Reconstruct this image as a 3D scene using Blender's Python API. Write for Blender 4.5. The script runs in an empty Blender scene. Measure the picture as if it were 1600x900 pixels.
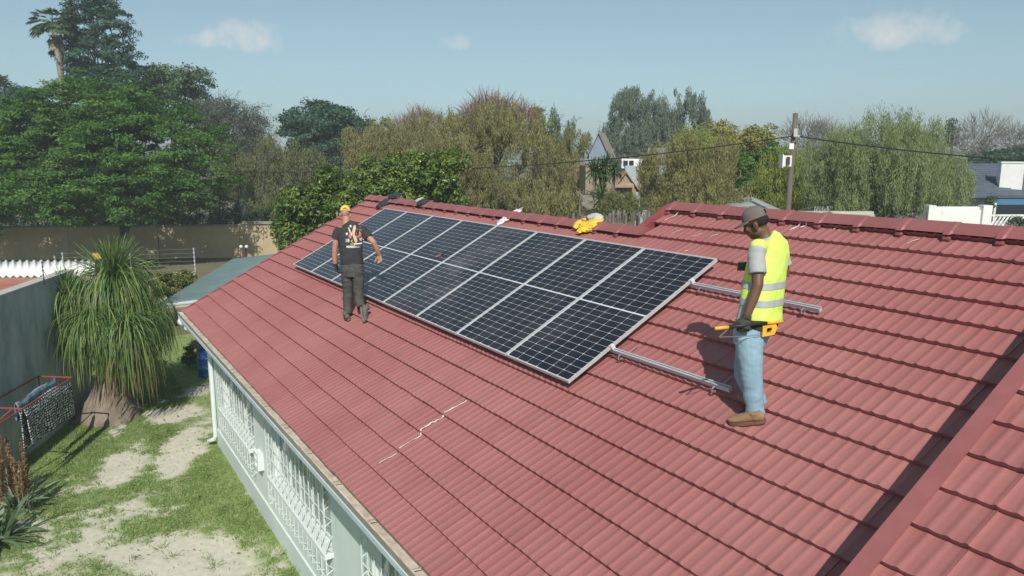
import bpy, bmesh, math, random
import numpy as np
from mathutils import Vector, Matrix, noise as mnoise

random.seed(7)
RNG = np.random.default_rng(7)
SC = bpy.context.scene
COL = SC.collection

# ------------------------------------------------------------------ camera
CAM = np.array([14.673295, -6.168338, 1.110873])
MR = np.array([[0.53960568, 0.15042213, -0.82837123],
               [0.84191788, -0.09640921, 0.5309233],
               [0.0, -0.98390978, -0.17866604]]).T      # rows: right, down, forward
F = 1140.7
G = -5.2                                                # ground level
cam = bpy.data.cameras.new('camera')
cam.sensor_width = 36.0
cam.lens = F / 1600 * 36.0
cam.clip_start, cam.clip_end = 0.1, 6000
camo = bpy.data.objects.new('camera', cam)
COL.objects.link(camo)
rot = Matrix((MR[0], -MR[1], -MR[2])).transposed()
camo.matrix_world = Matrix.Translation(Vector(CAM)) @ rot.to_4x4()
SC.camera = camo
SC.render.resolution_x, SC.render.resolution_y = 1024, 576

# ------------------------------------------------------------------ sun, sky
SUN = Vector((0.635, -0.35, 0.69)).normalized()
ELEV = math.asin(SUN.z)
SROT = math.atan2(SUN.x, SUN.y)
sl = bpy.data.lights.new('sun', 'SUN')
sl.energy = 4.6
sl.angle = math.radians(0.5)
sl.color = (1.0, 0.955, 0.88)
so = bpy.data.objects.new('sun', sl)
COL.objects.link(so)
so.rotation_euler = (-SUN).to_track_quat('-Z', 'Y').to_euler()
so.location = (0, 0, 60)

world = bpy.data.worlds.new('World')
SC.world = world
world.use_nodes = True
wn, wl = world.node_tree.nodes, world.node_tree.links
bg = wn['Background']
bg.inputs[1].default_value = 0.12
sky = wn.new('ShaderNodeTexSky')
sky.sky_type = 'NISHITA'
sky.sun_disc = False
sky.sun_elevation = ELEV
sky.sun_rotation = SROT
sky.altitude = 1500
sky.air_density = 1.0
sky.dust_density = 3.5
sky.ozone_density = 1.0
VT = SC.view_settings
VT.view_transform = 'Standard'
VT.look = 'None'
VT.exposure = 0.0
VT.gamma = 1.0
SC.cycles.max_bounces = 6
SC.cycles.diffuse_bounces = 3
SC.cycles.transparent_max_bounces = 12
SC.cycles.use_denoising = True

def unit(v):
    v = np.asarray(v, float)
    return v / np.linalg.norm(v)

def ray(px, py):
    return MR.T @ np.array([(px - 800) / F, (py - 450) / F, 1.0])

def atd(px, py, d):
    return CAM + ray(px, py) * d

def onz(px, py, z):
    r = ray(px, py)
    return CAM + r * ((z - CAM[2]) / r[2])

def onY(px, py, y):
    r = ray(px, py)
    return CAM + r * ((y - CAM[1]) / r[1])

SLOPE = math.radians(27.48)
RN = np.array([0, -math.sin(SLOPE), math.cos(SLOPE)])     # roof normal
RD = np.array([0, -math.cos(SLOPE), -math.sin(SLOPE)])    # down the slope
RU = np.array([1.0, 0, 0])

def onroof(px, py, off=-0.11):
    r = ray(px, py)
    return CAM + r * ((off - RN @ CAM) / (RN @ r))

def rf(u, v, n=0.0):
    return RU * u + RD * v + RN * n

def proj(P):
    q = (np.asarray(P, float) - CAM) @ MR.T
    return np.stack([q[..., 0] / q[..., 2] * F + 800, q[..., 1] / q[..., 2] * F + 450], -1)

RV = unit([MR[0][0], MR[0][1], 0])                        # to the right, level
FV = unit([MR[2][0], MR[2][1], 0])                        # away from the viewer, level
UP = np.array([0, 0, 1.0])

# sky colour: Nishita, greyed by the dry-season haze, with three small clouds
def N(nodes, kind, **kw):
    n = nodes.new(kind)
    for k, v in kw.items():
        setattr(n, k, v)
    return n

def math_node(nodes, links, op, a, b=None, clamp=False):
    n = nodes.new('ShaderNodeMath')
    n.operation = op
    n.use_clamp = clamp
    for i, x in enumerate((a, b)):
        if x is None:
            continue
        if isinstance(x, (int, float)):
            n.inputs[i].default_value = x
        else:
            links.new(x, n.inputs[i])
    return n.outputs[0]

def build_sky():
    tc = wn.new('ShaderNodeTexCoord')
    d = tc.outputs['Generated']
    hs = wn.new('ShaderNodeHueSaturation')
    hs.inputs['Saturation'].default_value = 0.62
    hs.inputs['Hue'].default_value = 0.485
    wl.new(sky.outputs[0], hs.inputs['Color'])
    tint = wn.new('ShaderNodeMixRGB')
    tint.blend_type = 'MULTIPLY'
    tint.inputs[0].default_value = 1.0
    tint.inputs[2].default_value = (0.66, 0.82, 0.85, 1)
    wl.new(hs.outputs[0], tint.inputs[1])
    col = tint.outputs[0]
    nz = wn.new('ShaderNodeTexNoise')
    nz.inputs['Scale'].default_value = 34.0
    nz.inputs['Detail'].default_value = 6.0
    nz.inputs['Roughness'].default_value = 0.62
    wl.new(d, nz.inputs['Vector'])
    for (px, py, hw, hh, amt) in ((376, 62, 58, 25, 0.95), (338, 67, 62, 13, 0.4), (1395, 54, 84, 30, 0.85), (712, 68, 30, 13, 0.65)):
        c = unit(ray(px, py))
        r = unit(np.cross(c, UP))
        u = np.cross(r, c)
        def dot(vec):
            n = wn.new('ShaderNodeVectorMath')
            n.operation = 'DOT_PRODUCT'
            wl.new(d, n.inputs[0])
            n.inputs[1].default_value = tuple(vec)
            return n.outputs['Value']
        x = math_node(wn, wl, 'DIVIDE', dot(r), hw / F)
        y0 = math_node(wn, wl, 'DIVIDE', dot(u), hh / F)
        # flatter base: squeeze the lower half
        yn = math_node(wn, wl, 'MULTIPLY', math_node(wn, wl, 'MINIMUM', y0, 0.0), 1.5)
        y = math_node(wn, wl, 'ADD', math_node(wn, wl, 'MAXIMUM', y0, 0.0), yn)
        r2 = math_node(wn, wl, 'ADD', math_node(wn, wl, 'MULTIPLY', x, x), math_node(wn, wl, 'MULTIPLY', y, y))
        m = math_node(wn, wl, 'SUBTRACT', 1.0, r2)
        m = math_node(wn, wl, 'ADD', m, math_node(wn, wl, 'MULTIPLY', math_node(wn, wl, 'SUBTRACT', nz.outputs[0], 0.47), 4.2))
        front = math_node(wn, wl, 'GREATER_THAN', dot(c), 0.5)
        m = math_node(wn, wl, 'MULTIPLY', m, 0.55, True)
        m = math_node(wn, wl, 'MULTIPLY', m, front)
        m = math_node(wn, wl, 'MULTIPLY', m, amt)
        mx = wn.new('ShaderNodeMixRGB')
        wl.new(m, mx.inputs[0])
        wl.new(col, mx.inputs[1])
        mx.inputs[2].default_value = CLOUD
        col = mx.outputs[0]
    wl.new(col, bg.inputs[0])
CLOUD = (5.9, 6.1, 6.1, 1)
build_sky()

# ------------------------------------------------------------------ helpers
def link(o, parent=None, kind=None):
    COL.objects.link(o)
    if parent is not None:
        o.parent = parent
        o.matrix_parent_inverse = Matrix.Translation(-parent.location) if parent.parent is None else Matrix.Translation(-parent.matrix_world.translation)
    if kind:
        o['kind'] = kind
    return o

def thing(name, label, cat, loc=(0, 0, 0), group=None):
    o = bpy.data.objects.new(name, None)
    o.empty_display_size = 0.2
    o.location = Vector(loc)
    COL.objects.link(o)
    tag(o, label, cat, group)
    return o

def tag(o, label=None, cat=None, group=None, kind=None):
    if cat and not kind:
        kind = 'thing'
    for k, v in (('label', label), ('category', cat), ('group', group), ('kind', kind)):
        if v:
            o[k] = v
    return o

def obj(name, me, m, parent=None, smooth=False, kind=None, sharp=None):
    """mesh (or bmesh, in world space) -> one object whose parent is an unrotated Empty"""
    if isinstance(me, bmesh.types.BMesh):
        bm = me
        bmesh.ops.recalc_face_normals(bm, faces=bm.faces)
        me = bpy.data.meshes.new(name)
        bm.to_mesh(me)
        bm.free()
    if m is not None:
        me.materials.clear()
        for mm in (m if isinstance(m, (list, tuple)) else [m]):
            me.materials.append(mm)
    if smooth:
        me.polygons.foreach_set('use_smooth', np.ones(len(me.polygons), bool))
        if sharp:
            try:
                me.set_sharp_from_angle(angle=math.radians(sharp))
            except Exception:
                pass
    o = bpy.data.objects.new(name, me)
    COL.objects.link(o)
    if parent is not None:
        o.parent = parent
        base = Vector((0, 0, 0))
        p = parent
        while p is not None:
            base += p.location
            p = p.parent
        o.location = -base
    if kind:
        o['kind'] = kind
    return o

def place_origin(o):
    """move a top-level mesh's origin to the bottom centre of its own geometry"""
    me = o.data
    n = len(me.vertices)
    co = np.empty(n * 3)
    me.vertices.foreach_get('co', co)
    co = co.reshape(-1, 3)
    c = (co.min(0) + co.max(0)) / 2
    c[2] = co[:, 2].min()
    co -= c
    me.vertices.foreach_set('co', co.ravel())
    me.update()
    o.location = Vector(c) + o.location
    return o

def mesh_np(name, verts, faces, tint=None):
    """verts (n,3), faces (m,k) arrays, optional per-vertex tint"""
    verts = np.asarray(verts, np.float32)
    faces = np.asarray(faces, np.int32)
    me = bpy.data.meshes.new(name)
    m, k = faces.shape
    me.vertices.add(len(verts))
    me.vertices.foreach_set('co', verts.ravel())
    me.loops.add(m * k)
    me.loops.foreach_set('vertex_index', faces.ravel())
    me.polygons.add(m)
    me.polygons.foreach_set('loop_start', np.arange(0, m * k, k, dtype=np.int32))
    me.polygons.foreach_set('loop_total', np.full(m, k, np.int32))
    me.update(calc_edges=True)
    if tint is not None:
        a = me.attributes.new('tint', 'FLOAT', 'POINT')
        a.data.foreach_set('value', np.asarray(tint, np.float32))
    return me

def add_box(bm, c, s, ax=None, bevel=0):
    """box of full size s centred on c, axes ax (three unit vectors)"""
    ax = np.eye(3) if ax is None else np.asarray(ax)
    c = np.asarray(c, float)
    vs = []
    for k in range(8):
        sg = np.array([(k & 1) * 2 - 1, (k >> 1 & 1) * 2 - 1, (k >> 2 & 1) * 2 - 1]) * np.asarray(s) / 2
        vs.append(bm.verts.new(Vector(c + sg @ ax)))
    fs = [bm.faces.new([vs[i] for i in f]) for f in ((0, 2, 3, 1), (4, 5, 7, 6), (0, 1, 5, 4), (2, 6, 7, 3), (0, 4, 6, 2), (1, 3, 7, 5))]
    if bevel:
        es = list({e for f in fs for e in f.edges})
        bmesh.ops.bevel(bm, geom=es, offset=bevel, segments=1, affect='EDGES', profile=0.5)
    return vs

def add_tube(bm, pts, radii, n=8, caps=True):
    """round tube through pts; radii scalar or per point"""
    pts = [np.asarray(p, float) for p in pts]
    if np.isscalar(radii):
        radii = [radii] * len(pts)
    rings = []
    ref = None
    for i, p in enumerate(pts):
        t = unit(pts[min(i + 1, len(pts) - 1)] - pts[max(i - 1, 0)])
        if ref is None:
            ref = np.array([0, 0, 1.0]) if abs(t[2]) < 0.9 else np.array([1.0, 0, 0])
        a = ref - t * (ref @ t)
        a = unit(a)
        ref = a
        b = np.cross(t, a)
        rings.append([bm.verts.new(Vector(p + radii[i] * (math.cos(2 * math.pi * k / n) * a + math.sin(2 * math.pi * k / n) * b))) for k in range(n)])
    for r0, r1 in zip(rings, rings[1:]):
        for k in range(n):
            bm.faces.new((r0[k], r0[(k + 1) % n], r1[(k + 1) % n], r1[k]))
    if caps and n > 2:
        bm.faces.new(rings[0][::-1])
        bm.faces.new(rings[-1])

def add_quad(bm, *p):
    return bm.faces.new([bm.verts.new(Vector(np.asarray(q, float))) for q in p])

def add_slab(bm, quad, th):
    """a slab: polygon quad extruded by vector th"""
    a = [bm.verts.new(Vector(np.asarray(q, float))) for q in quad]
    b = [bm.verts.new(Vector(np.asarray(q, float) + np.asarray(th, float))) for q in quad]
    bm.faces.new(a)
    bm.faces.new(b[::-1])
    n = len(quad)
    for i in range(n):
        bm.faces.new((a[i], b[i], b[(i + 1) % n], a[(i + 1) % n]))

def box_obj(name, c, s, m, parent=None, ax=None, bevel=0):
    bm = bmesh.new()
    add_box(bm, c, s, ax, bevel)
    return obj(name, bm, m, parent)

CAMAX = np.array([RV, FV, UP])

def sag(p, q, drop, n=24):
    p, q = np.asarray(p, float), np.asarray(q, float)
    return [p + (q - p) * t - UP * drop * 4 * t * (1 - t) for t in np.linspace(0, 1, n)]

# ------------------------------------------------------------------ materials
def mat(name, c1, c2=None, scale=3.0, rough=0.7, bump=0.0, bscale=None, spec=0.4, metal=0.0, coat=0.0, detail=5.0, stretch=None, ramp=(0.35, 0.65), obj_rand=0.0, bdist=0.01):
    m = bpy.data.materials.new(name)
    m.use_nodes = True
    nt = m.node_tree
    nd, lk = nt.nodes, nt.links
    p = nd['Principled BSDF']
    p.inputs['Roughness'].default_value = rough
    p.inputs['Specular IOR Level'].default_value = spec
    p.inputs['Metallic'].default_value = metal
    p.inputs['Coat Weight'].default_value = coat
    c1 = tuple(c1) + (1,)
    geo = nd.new('ShaderNodeNewGeometry')
    vec = geo.outputs['Position']
    if stretch:
        mp = nd.new('ShaderNodeMapping')
        mp.inputs['Scale'].default_value = stretch
        lk.new(vec, mp.inputs['Vector'])
        vec = mp.outputs[0]
    out = None
    if c2 is not None:
        nz = nd.new('ShaderNodeTexNoise')
        nz.inputs['Scale'].default_value = scale
        nz.inputs['Detail'].default_value = detail
        nz.inputs['Roughness'].default_value = 0.6
        lk.new(vec, nz.inputs['Vector'])
        rp = nd.new('ShaderNodeValToRGB')
        rp.color_ramp.elements[0].position = ramp[0]
        rp.color_ramp.elements[1].position = ramp[1]
        rp.color_ramp.elements[0].color = c1
        rp.color_ramp.elements[1].color = tuple(c2) + (1,)
        lk.new(nz.outputs[0], rp.inputs[0])
        out = rp.outputs[0]
    if obj_rand:
        oi = nd.new('ShaderNodeObjectInfo')
        hs = nd.new('ShaderNodeHueSaturation')
        mr = nd.new('ShaderNodeMapRange')
        mr.inputs[3].default_value = 1 - obj_rand
        mr.inputs[4].default_value = 1 + obj_rand
        lk.new(oi.outputs['Random'], mr.inputs[0])
        lk.new(mr.outputs[0], hs.inputs['Value'])
        if out is not None:
            lk.new(out, hs.inputs['Color'])
        else:
            hs.inputs['Color'].default_value = c1
        out = hs.outputs[0]
    if out is not None:
        lk.new(out, p.inputs['Base Color'])
    else:
        p.inputs['Base Color'].default_value = c1
    if bump:
        bz = nd.new('ShaderNodeTexNoise')
        bz.inputs['Scale'].default_value = bscale or scale * 6
        bz.inputs['Detail'].default_value = 6
        lk.new(vec, bz.inputs['Vector'])
        bp = nd.new('ShaderNodeBump')
        bp.inputs['Strength'].default_value = bump
        bp.inputs['Distance'].default_value = bdist
        lk.new(bz.outputs[0], bp.inputs['Height'])
        lk.new(bp.outputs[0], p.inputs['Normal'])
    m.diffuse_color = c1
    return m

def leaf_mat(name, dark, mid, light, trans=0.3, rough=0.6, spec=0.25):
    m = bpy.data.materials.new(name)
    m.use_nodes = True
    nd, lk = m.node_tree.nodes, m.node_tree.links
    p = nd['Principled BSDF']
    p.inputs['Roughness'].default_value = rough
    p.inputs['Specular IOR Level'].default_value = spec
    at = nd.new('ShaderNodeAttribute')
    at.attribute_name = 'tint'
    rp = nd.new('ShaderNodeValToRGB')
    e = rp.color_ramp.elements
    e[0].color = tuple(dark) + (1,)
    e[1].color = tuple(light) + (1,)
    k = e.new(0.5)
    k.color = tuple(mid) + (1,)
    lk.new(at.outputs['Fac'], rp.inputs[0])
    lk.new(rp.outputs[0], p.inputs['Base Color'])
    tr = nd.new('ShaderNodeBsdfTranslucent')
    lk.new(rp.outputs[0], tr.inputs[0])
    mx = nd.new('ShaderNodeMixShader')
    mx.inputs[0].default_value = trans
    lk.new(p.outputs[0], mx.inputs[1])
    lk.new(tr.outputs[0], mx.inputs[2])
    lk.new(mx.outputs[0], nd['Material Output'].inputs[0])
    return m
# ================================================================== THE HOUSE
PITCH = 0.303
TW = 0.30
EAVE = 4.43
SURF = -0.135                   # mean tile surface, measured from the panels' top plane
WY = -3.38                      # plane of the garden wall
LEFT_U, RIGHT_U = -2.0, 12.9
RAISE = 0.45
EDGE_U = 12.655

def tile_material(name, base, fade, dark):
    m = bpy.data.materials.new(name)
    m.use_nodes = True
    nd, lk = m.node_tree.nodes, m.node_tree.links
    p = nd['Principled BSDF']
    p.inputs['Roughness'].default_value = 0.55
    p.inputs['Specular IOR Level'].default_value = 0.5
    geo = nd.new('ShaderNodeNewGeometry')
    def noise(sc, det, stretch=None):
        v = geo.outputs['Position']
        if stretch:
            mp = nd.new('ShaderNodeMapping')
            mp.inputs['Scale'].default_value = stretch
            lk.new(v, mp.inputs['Vector'])
            v = mp.outputs[0]
        n = nd.new('ShaderNodeTexNoise')
        n.inputs['Scale'].default_value = sc
        n.inputs['Detail'].default_value = det
        n.inputs['Roughness'].default_value = 0.65
        lk.new(v, n.inputs['Vector'])
        return n.outputs[0]
    def ramp(src, a, b, ca, cb):
        r = nd.new('ShaderNodeValToRGB')
        r.color_ramp.elements[0].position, r.color_ramp.elements[1].position = a, b
        r.color_ramp.elements[0].color, r.color_ramp.elements[1].color = tuple(ca) + (1,), tuple(cb) + (1,)
        lk.new(src, r.inputs[0])
        return r.outputs[0]
    def mix(f, a, b, mode='MIX'):
        x = nd.new('ShaderNodeMixRGB')
        x.blend_type = mode
        if isinstance(f, float):
            x.inputs[0].default_value = f
        else:
            lk.new(f, x.inputs[0])
        lk.new(a, x.inputs[1])
        lk.new(b, x.inputs[2])
        return x.outputs[0]
    col = ramp(noise(0.55, 4), 0.36, 0.66, base, fade)
    streak = ramp(noise(5.0, 5, (1.6, 0.35, 0.35)), 0.4, 0.72, (1, 1, 1), (0.92, 0.905, 0.90))
    col = mix(1.0, col, streak, 'MULTIPLY')
    grain = ramp(noise(70, 3), 0.35, 0.7, (0.93, 0.93, 0.93), (1.05, 1.05, 1.05))
    col = mix(1.0, col, grain, 'MULTIPLY')
    chips = ramp(noise(16, 6), 0.70, 0.74, (0, 0, 0), (1, 1, 1))
    spl = ramp(noise(9, 7), 0.745, 0.775, (0, 0, 0), (0.55, 0.55, 0.55))
    rgb2 = nd.new('ShaderNodeRGB')
    rgb2.outputs[0].default_value = (0.50, 0.36, 0.34, 1)
    col = mix(spl, col, rgb2.outputs[0])
    rgb = nd.new('ShaderNodeRGB')
    rgb.outputs[0].default_value = tuple(dark) + (1,)
    col = mix(chips, col, rgb.outputs[0])
    oi = nd.new('ShaderNodeObjectInfo')
    hs = nd.new('ShaderNodeHueSaturation')
    mr = nd.new('ShaderNodeMapRange')
    mr.inputs[3].default_value, mr.inputs[4].default_value = 0.945, 1.055
    lk.new(oi.outputs['Random'], mr.inputs[0])
    lk.new(mr.outputs[0], hs.inputs['Value'])
    lk.new(col, hs.inputs['Color'])
    lk.new(hs.outputs[0], p.inputs['Base Color'])
    bp = nd.new('ShaderNodeBump')
    bp.inputs['Strength'].default_value = 0.25
    bp.inputs['Distance'].default_value = 0.004
    lk.new(noise(160, 4), bp.inputs['Height'])
    lk.new(bp.outputs[0], p.inputs['Normal'])
    return m

M_TILE = tile_material('painted_tile', (0.325, 0.118, 0.113), (0.37, 0.150, 0.141), (0.19, 0.06, 0.058))
M_RIDGE = tile_material('painted_ridge', (0.265, 0.088, 0.088), (0.305, 0.112, 0.110), (0.16, 0.045, 0.045))
M_MORTAR = mat('painted_mortar', (0.17, 0.05, 0.05), (0.22, 0.07, 0.07), 30, 0.8)
M_BARGE = mat('barge_paint', (0.24, 0.055, 0.058), (0.29, 0.08, 0.08), 6, 0.45, 0.1)
M_FLASH = mat('flashing_paint', (0.262, 0.088, 0.088), (0.295, 0.108, 0.105), 5, 0.45, 0.08)
M_SEAL = mat('white_sealant', (0.78, 0.72, 0.70), (0.62, 0.52, 0.50), 20, 0.8)
M_WALL = mat('pale_plaster', (0.60, 0.675, 0.65), (0.68, 0.745, 0.715), 1.6, 0.85, 0.15, 60, stretch=(1, 1, 0.35))
M_PLINTH = mat('plinth_plaster', (0.56, 0.635, 0.61), (0.62, 0.69, 0.66), 2.5, 0.85, 0.15, 60)
M_WHITE = mat('white_paint', (0.68, 0.74, 0.71), (0.62, 0.68, 0.65), 9, 0.5)
M_GLASS = mat('window_glass', (0.20, 0.25, 0.245), None, rough=0.06, spec=0.8)
M_CURTAIN = mat('pale_curtain', (0.52, 0.56, 0.52), (0.38, 0.42, 0.40), 8, 0.9, stretch=(14, 14, 0.4))
M_GUT_IN = mat('gutter_lining', (0.60, 0.54, 0.46), (0.46, 0.37, 0.29), 9, 0.8, 0.2)
M_GUT = mat('gutter_paint', (0.30, 0.24, 0.20), (0.36, 0.33, 0.30), 4, 0.5)
M_FASCIA = mat('fascia_paint', (0.46, 0.55, 0.58), (0.52, 0.60, 0.62), 4, 0.6)
M_BACKROOF = mat('back_slope', (0.27, 0.075, 0.075), (0.31, 0.10, 0.10), 2, 0.6)
M_DARKWOOD = mat('roof_deck', (0.05, 0.02, 0.02), None, rough=0.9)

house = thing('house', 'pale green-grey bungalow under a red tiled roof, burglar bars on its garden windows', 'house', (5, 0, G))

# --- structural deck under the tiles (main front slope, higher right part, back slopes)
def slope_slab(bm, u0, u1, v0, v1, n, th=0.04):
    add_slab(bm, [rf(u0, v0, n), rf(u1, v0, n), rf(u1, v1, n), rf(u0, v1, n)], -RN * th)

RIDGE_L, RIDGE_R = -0.48, -1.14
bm = bmesh.new()
slope_slab(bm, LEFT_U + 0.03, 20, RIDGE_L + 0.03, EAVE - 0.04, SURF - 0.06)
slope_slab(bm, 7.45, 20, RIDGE_R + 0.03, RIDGE_L + 0.025, SURF - 0.06)
roof = obj('main_roof', bm, M_DARKWOOD, house)
bm = bmesh.new()
BN = np.array([0, math.sin(SLOPE), math.cos(SLOPE)])
BD = np.array([0, math.cos(SLOPE), -math.sin(SLOPE)])
for (u0, u1, vr, L) in ((LEFT_U, 7.40, RIDGE_L, 5.2), (7.43, 20, RIDGE_R, 5.9)):
    top = rf(0, vr, SURF)
    a = np.array([u0, top[1], top[2]])
    b = np.array([u1, top[1], top[2]])
    add_slab(bm, [a, b, b + BD * L, a + BD * L], -BN * 0.05)
obj('back_slope', bm, M_BACKROOF, roof)

# --- one roof tile: three shallow rolls, a lapped right edge, a thick tail
def tile_mesh(name, head, phase=0):
    npt = 25
    xs = np.linspace(0, TW + 0.006, npt)
    ph = np.abs(((xs + 0.05) % 0.1) - 0.05) / 0.05
    prof = 0.0066 * np.clip(1 - ph / 0.5, 0, 1) ** 0.8
    prof[-2:] += 0.003
    tail_z, head_z = 0.024, -0.015
    verts, faces = [], []
    for j, (y, z) in enumerate(((0, tail_z), (head, head_z))):
        for x, h in zip(xs, prof * (1.75 if j == 0 else 0.75)):
            verts.append((x, y, z + h))
    prof = prof * 1.75
    for i in range(npt - 1):
        faces.append((i, i + 1, npt + i + 1, npt + i))
    o = len(verts)
    for z0 in (0, 1):                     # tail lip
        for x, h in zip(xs, prof):
            verts.append((x, 0.0 if z0 == 0 else 0.004, tail_z + h - (0.0 if z0 == 0 else 0.038)))
    for i in range(npt - 1):
        faces.append((o + npt + i, o + npt + i + 1, o + i + 1, o + i))
    o2 = len(verts)                       # right flank
    verts += [(xs[-1], 0, tail_z + prof[-1]), (xs[-1], head, head_z + prof[-1]), (xs[-1], head, head_z + prof[-1] - 0.01), (xs[-1], 0, tail_z + prof[-1] - 0.01)]
    faces.append((o2, o2 + 3, o2 + 2, o2 + 1))
    me = mesh_np(name, verts, faces)
    me.polygons.foreach_set('use_smooth', np.ones(len(me.polygons), bool))
    me.materials.append(M_TILE)
    return me, np.array(verts), np.array(faces)

T_FULL = tile_mesh('roof_tile', PITCH + 0.02)
T_SHORT = tile_mesh('roof_tile_short', 0.11)

def collect_tiles():
    out = []
    for j in range(0, 19):
        v = EAVE - PITCH * j
        u0 = LEFT_U if j <= 16 else 7.42
        shift = (TW / 3 if j % 2 else 0)
        k = 0
        u = u0 - shift
        while u < RIGHT_U:
            if u >= u0 - TW * 0.5 or j > 16:
                sh = (j == 16 and u < 7.3) or j == 18
                if not (j == 16 and 7.3 <= u < 7.42 and False):
                    out.append((max(u, u0), v, SURF, 'S' if sh else 'F'))
            u += TW
    for j in range(-4, 9):                      # the raised roof beside the viewer
        v = 2.186 - PITCH * j
        u = EDGE_U + 0.085
        for k in range(9):
            out.append((u + k * TW, v, SURF + RAISE, 'F'))
    return out

tiles = collect_tiles()
def tile_rank(t):
    c = rf(t[0] + 0.15, t[1] - 0.15, t[2])
    px = proj(c)
    d = (MR @ (c - CAM))[2]
    if d < 0.3 or not (-60 < px[0] < 1660 and 280 < px[1] < 980):
        return 1e9
    if t[2] == SURF and 0.1 < t[0] < 8.8 and 0.35 < t[1] < 2.2:
        return 1e6 + d
    cosv = abs((CAM - c) @ RN) / np.linalg.norm(CAM - c)
    return d / math.sqrt(cosv)
tiles.sort(key=tile_rank)
eul = (SLOPE, 0, 0)
for i, (u, v, n, kind) in enumerate(tiles[:298]):
    o = bpy.data.objects.new('roof_tile', (T_FULL if kind == 'F' else T_SHORT)[0])
    COL.objects.link(o)
    o.parent = roof
    o.rotation_euler = (SLOPE + random.gauss(0, 0.0025), random.gauss(0, 0.0015), random.gauss(0, 0.002))
    o.location = Vector(rf(u, v + random.gauss(0, 0.0015), n + random.gauss(0, 0.0012)))
V, Fc = [], []
off = 0
for (u, v, n, kind) in tiles[298:]:
    _, tv, tf = T_FULL if kind == 'F' else T_SHORT
    w = tv.copy()
    n2 = n + RNG.normal(0, 0.0012)
    v2 = v + RNG.normal(0, 0.0015)
    P = np.outer(w[:, 0] + u, RU) - np.outer(w[:, 1] - v2, RD) + np.outer(w[:, 2] + n2, RN)
    V.append(P)
    Fc.append(tf + off)
    off += len(tv)
me = mesh_np('roof_tiles', np.concatenate(V), np.concatenate(Fc))
obj('far_roof_tiles', me, M_TILE, roof, smooth=True, kind='stuff')

# --- ridge tiles
def ridge_mesh():
    bm = bmesh.new()
    sec = [(-0.150, -0.080), (-0.125, -0.050), (-0.05, 0.0), (-0.02, 0.016), (0.02, 0.016), (0.05, 0.0), (0.125, -0.050), (0.150, -0.080)]
    rings = []
    for x, s in ((0, 1.17), (0.055, 1.17), (0.075, 1.0), (0.462, 1.0)):
        rings.append([bm.verts.new((x, y * s, z * s + (s - 1) * 0.03)) for y, z in sec])
    for a, b in zip(rings, rings[1:]):
        for i in range(len(sec) - 1):
            bm.faces.new((a[i], b[i], b[i + 1], a[i + 1]))
    bm.faces.new(rings[0])
    bm.faces.new(rings[-1][::-1])
    bmesh.ops.recalc_face_normals(bm, faces=bm.faces)
    me = bpy.data.meshes.new('ridge_tile')
    bm.to_mesh(me)
    bm.free()
    me.materials.append(M_RIDGE)
    return me
RM = ridge_mesh()
MORT = bpy.data.meshes.new('mortar')
bm = bmesh.new()
add_box(bm, (0, 0, 0), (0.075, 0.05, 0.05), None, 0.012)
bm.to_mesh(MORT)
bm.free()
MORT.materials.append(M_MORTAR)
def ridge_run(u0, u1, vr, first):
    top = rf(0, vr, SURF)
    u = first
    while u < u1:
        o = bpy.data.objects.new('ridge_tile', RM)
        COL.objects.link(o)
        o.parent = roof
        o.location = (u, top[1], top[2] + 0.065 + random.gauss(0, 0.002))
        o.rotation_euler = (random.gauss(0, 0.01), random.gauss(0, 0.004), random.gauss(0, 0.004))
        if u > 0:
            q = bpy.data.objects.new('mortar_bed', MORT)
            COL.objects.link(q)
            q.parent = roof
            q.location = Vector(rf(u + 0.03, vr + 0.165, SURF + 0.012))
            q.rotation_euler = (SLOPE, 0, random.gauss(0, 0.2))
        u += 0.455
ridge_run(LEFT_U, 7.2, RIDGE_L, LEFT_U)
ridge_run(7.42, 19, RIDGE_R, 7.47)

# --- verges: left gable and the step up to the higher roof, raised-roof flashing
bm = bmesh.new()
add_slab(bm, [rf(LEFT_U - 0.02, RIDGE_L, SURF + 0.02), rf(LEFT_U + 0.05, RIDGE_L, SURF + 0.02), rf(LEFT_U + 0.05, EAVE, SURF + 0.02), rf(LEFT_U - 0.02, EAVE, SURF + 0.02)], -RN * 0.20)
obj('barge_board', bm, M_BARGE, roof)
bm = bmesh.new()
add_slab(bm, [rf(7.36, RIDGE_R - 0.02, SURF + 0.062), rf(7.47, RIDGE_R - 0.02, SURF + 0.062), rf(7.47, RIDGE_L + 0.06, SURF + 0.062), rf(7.36, RIDGE_L + 0.06, SURF + 0.062)], -RN * 0.16)
obj('barge_board', bm, M_BARGE, roof)
bm = bmesh.new()
n = SURF + RAISE
add_slab(bm, [rf(EDGE_U, -1.4, n + 0.052), rf(EDGE_U + 0.105, -1.4, n + 0.052), rf(EDGE_U + 0.105, 4.6, n + 0.052), rf(EDGE_U, 4.6, n + 0.052)], -RN * 0.02)
add_slab(bm, [rf(EDGE_U, -1.4, n + 0.031), rf(EDGE_U + 0.02, -1.4, n + 0.031), rf(EDGE_U + 0.02, 4.6, n + 0.031), rf(EDGE_U, 4.6, n + 0.031)], -RN * (RAISE - 0.02))
obj('verge_flashing', bm, M_FLASH, roof)
bm = bmesh.new()
slope_slab(bm, EDGE_U + 0.03, 18, -1.4, 4.6, n - 0.05, RAISE - 0.10)
obj('raised_roof_deck', bm, M_DARKWOOD, roof)

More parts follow.
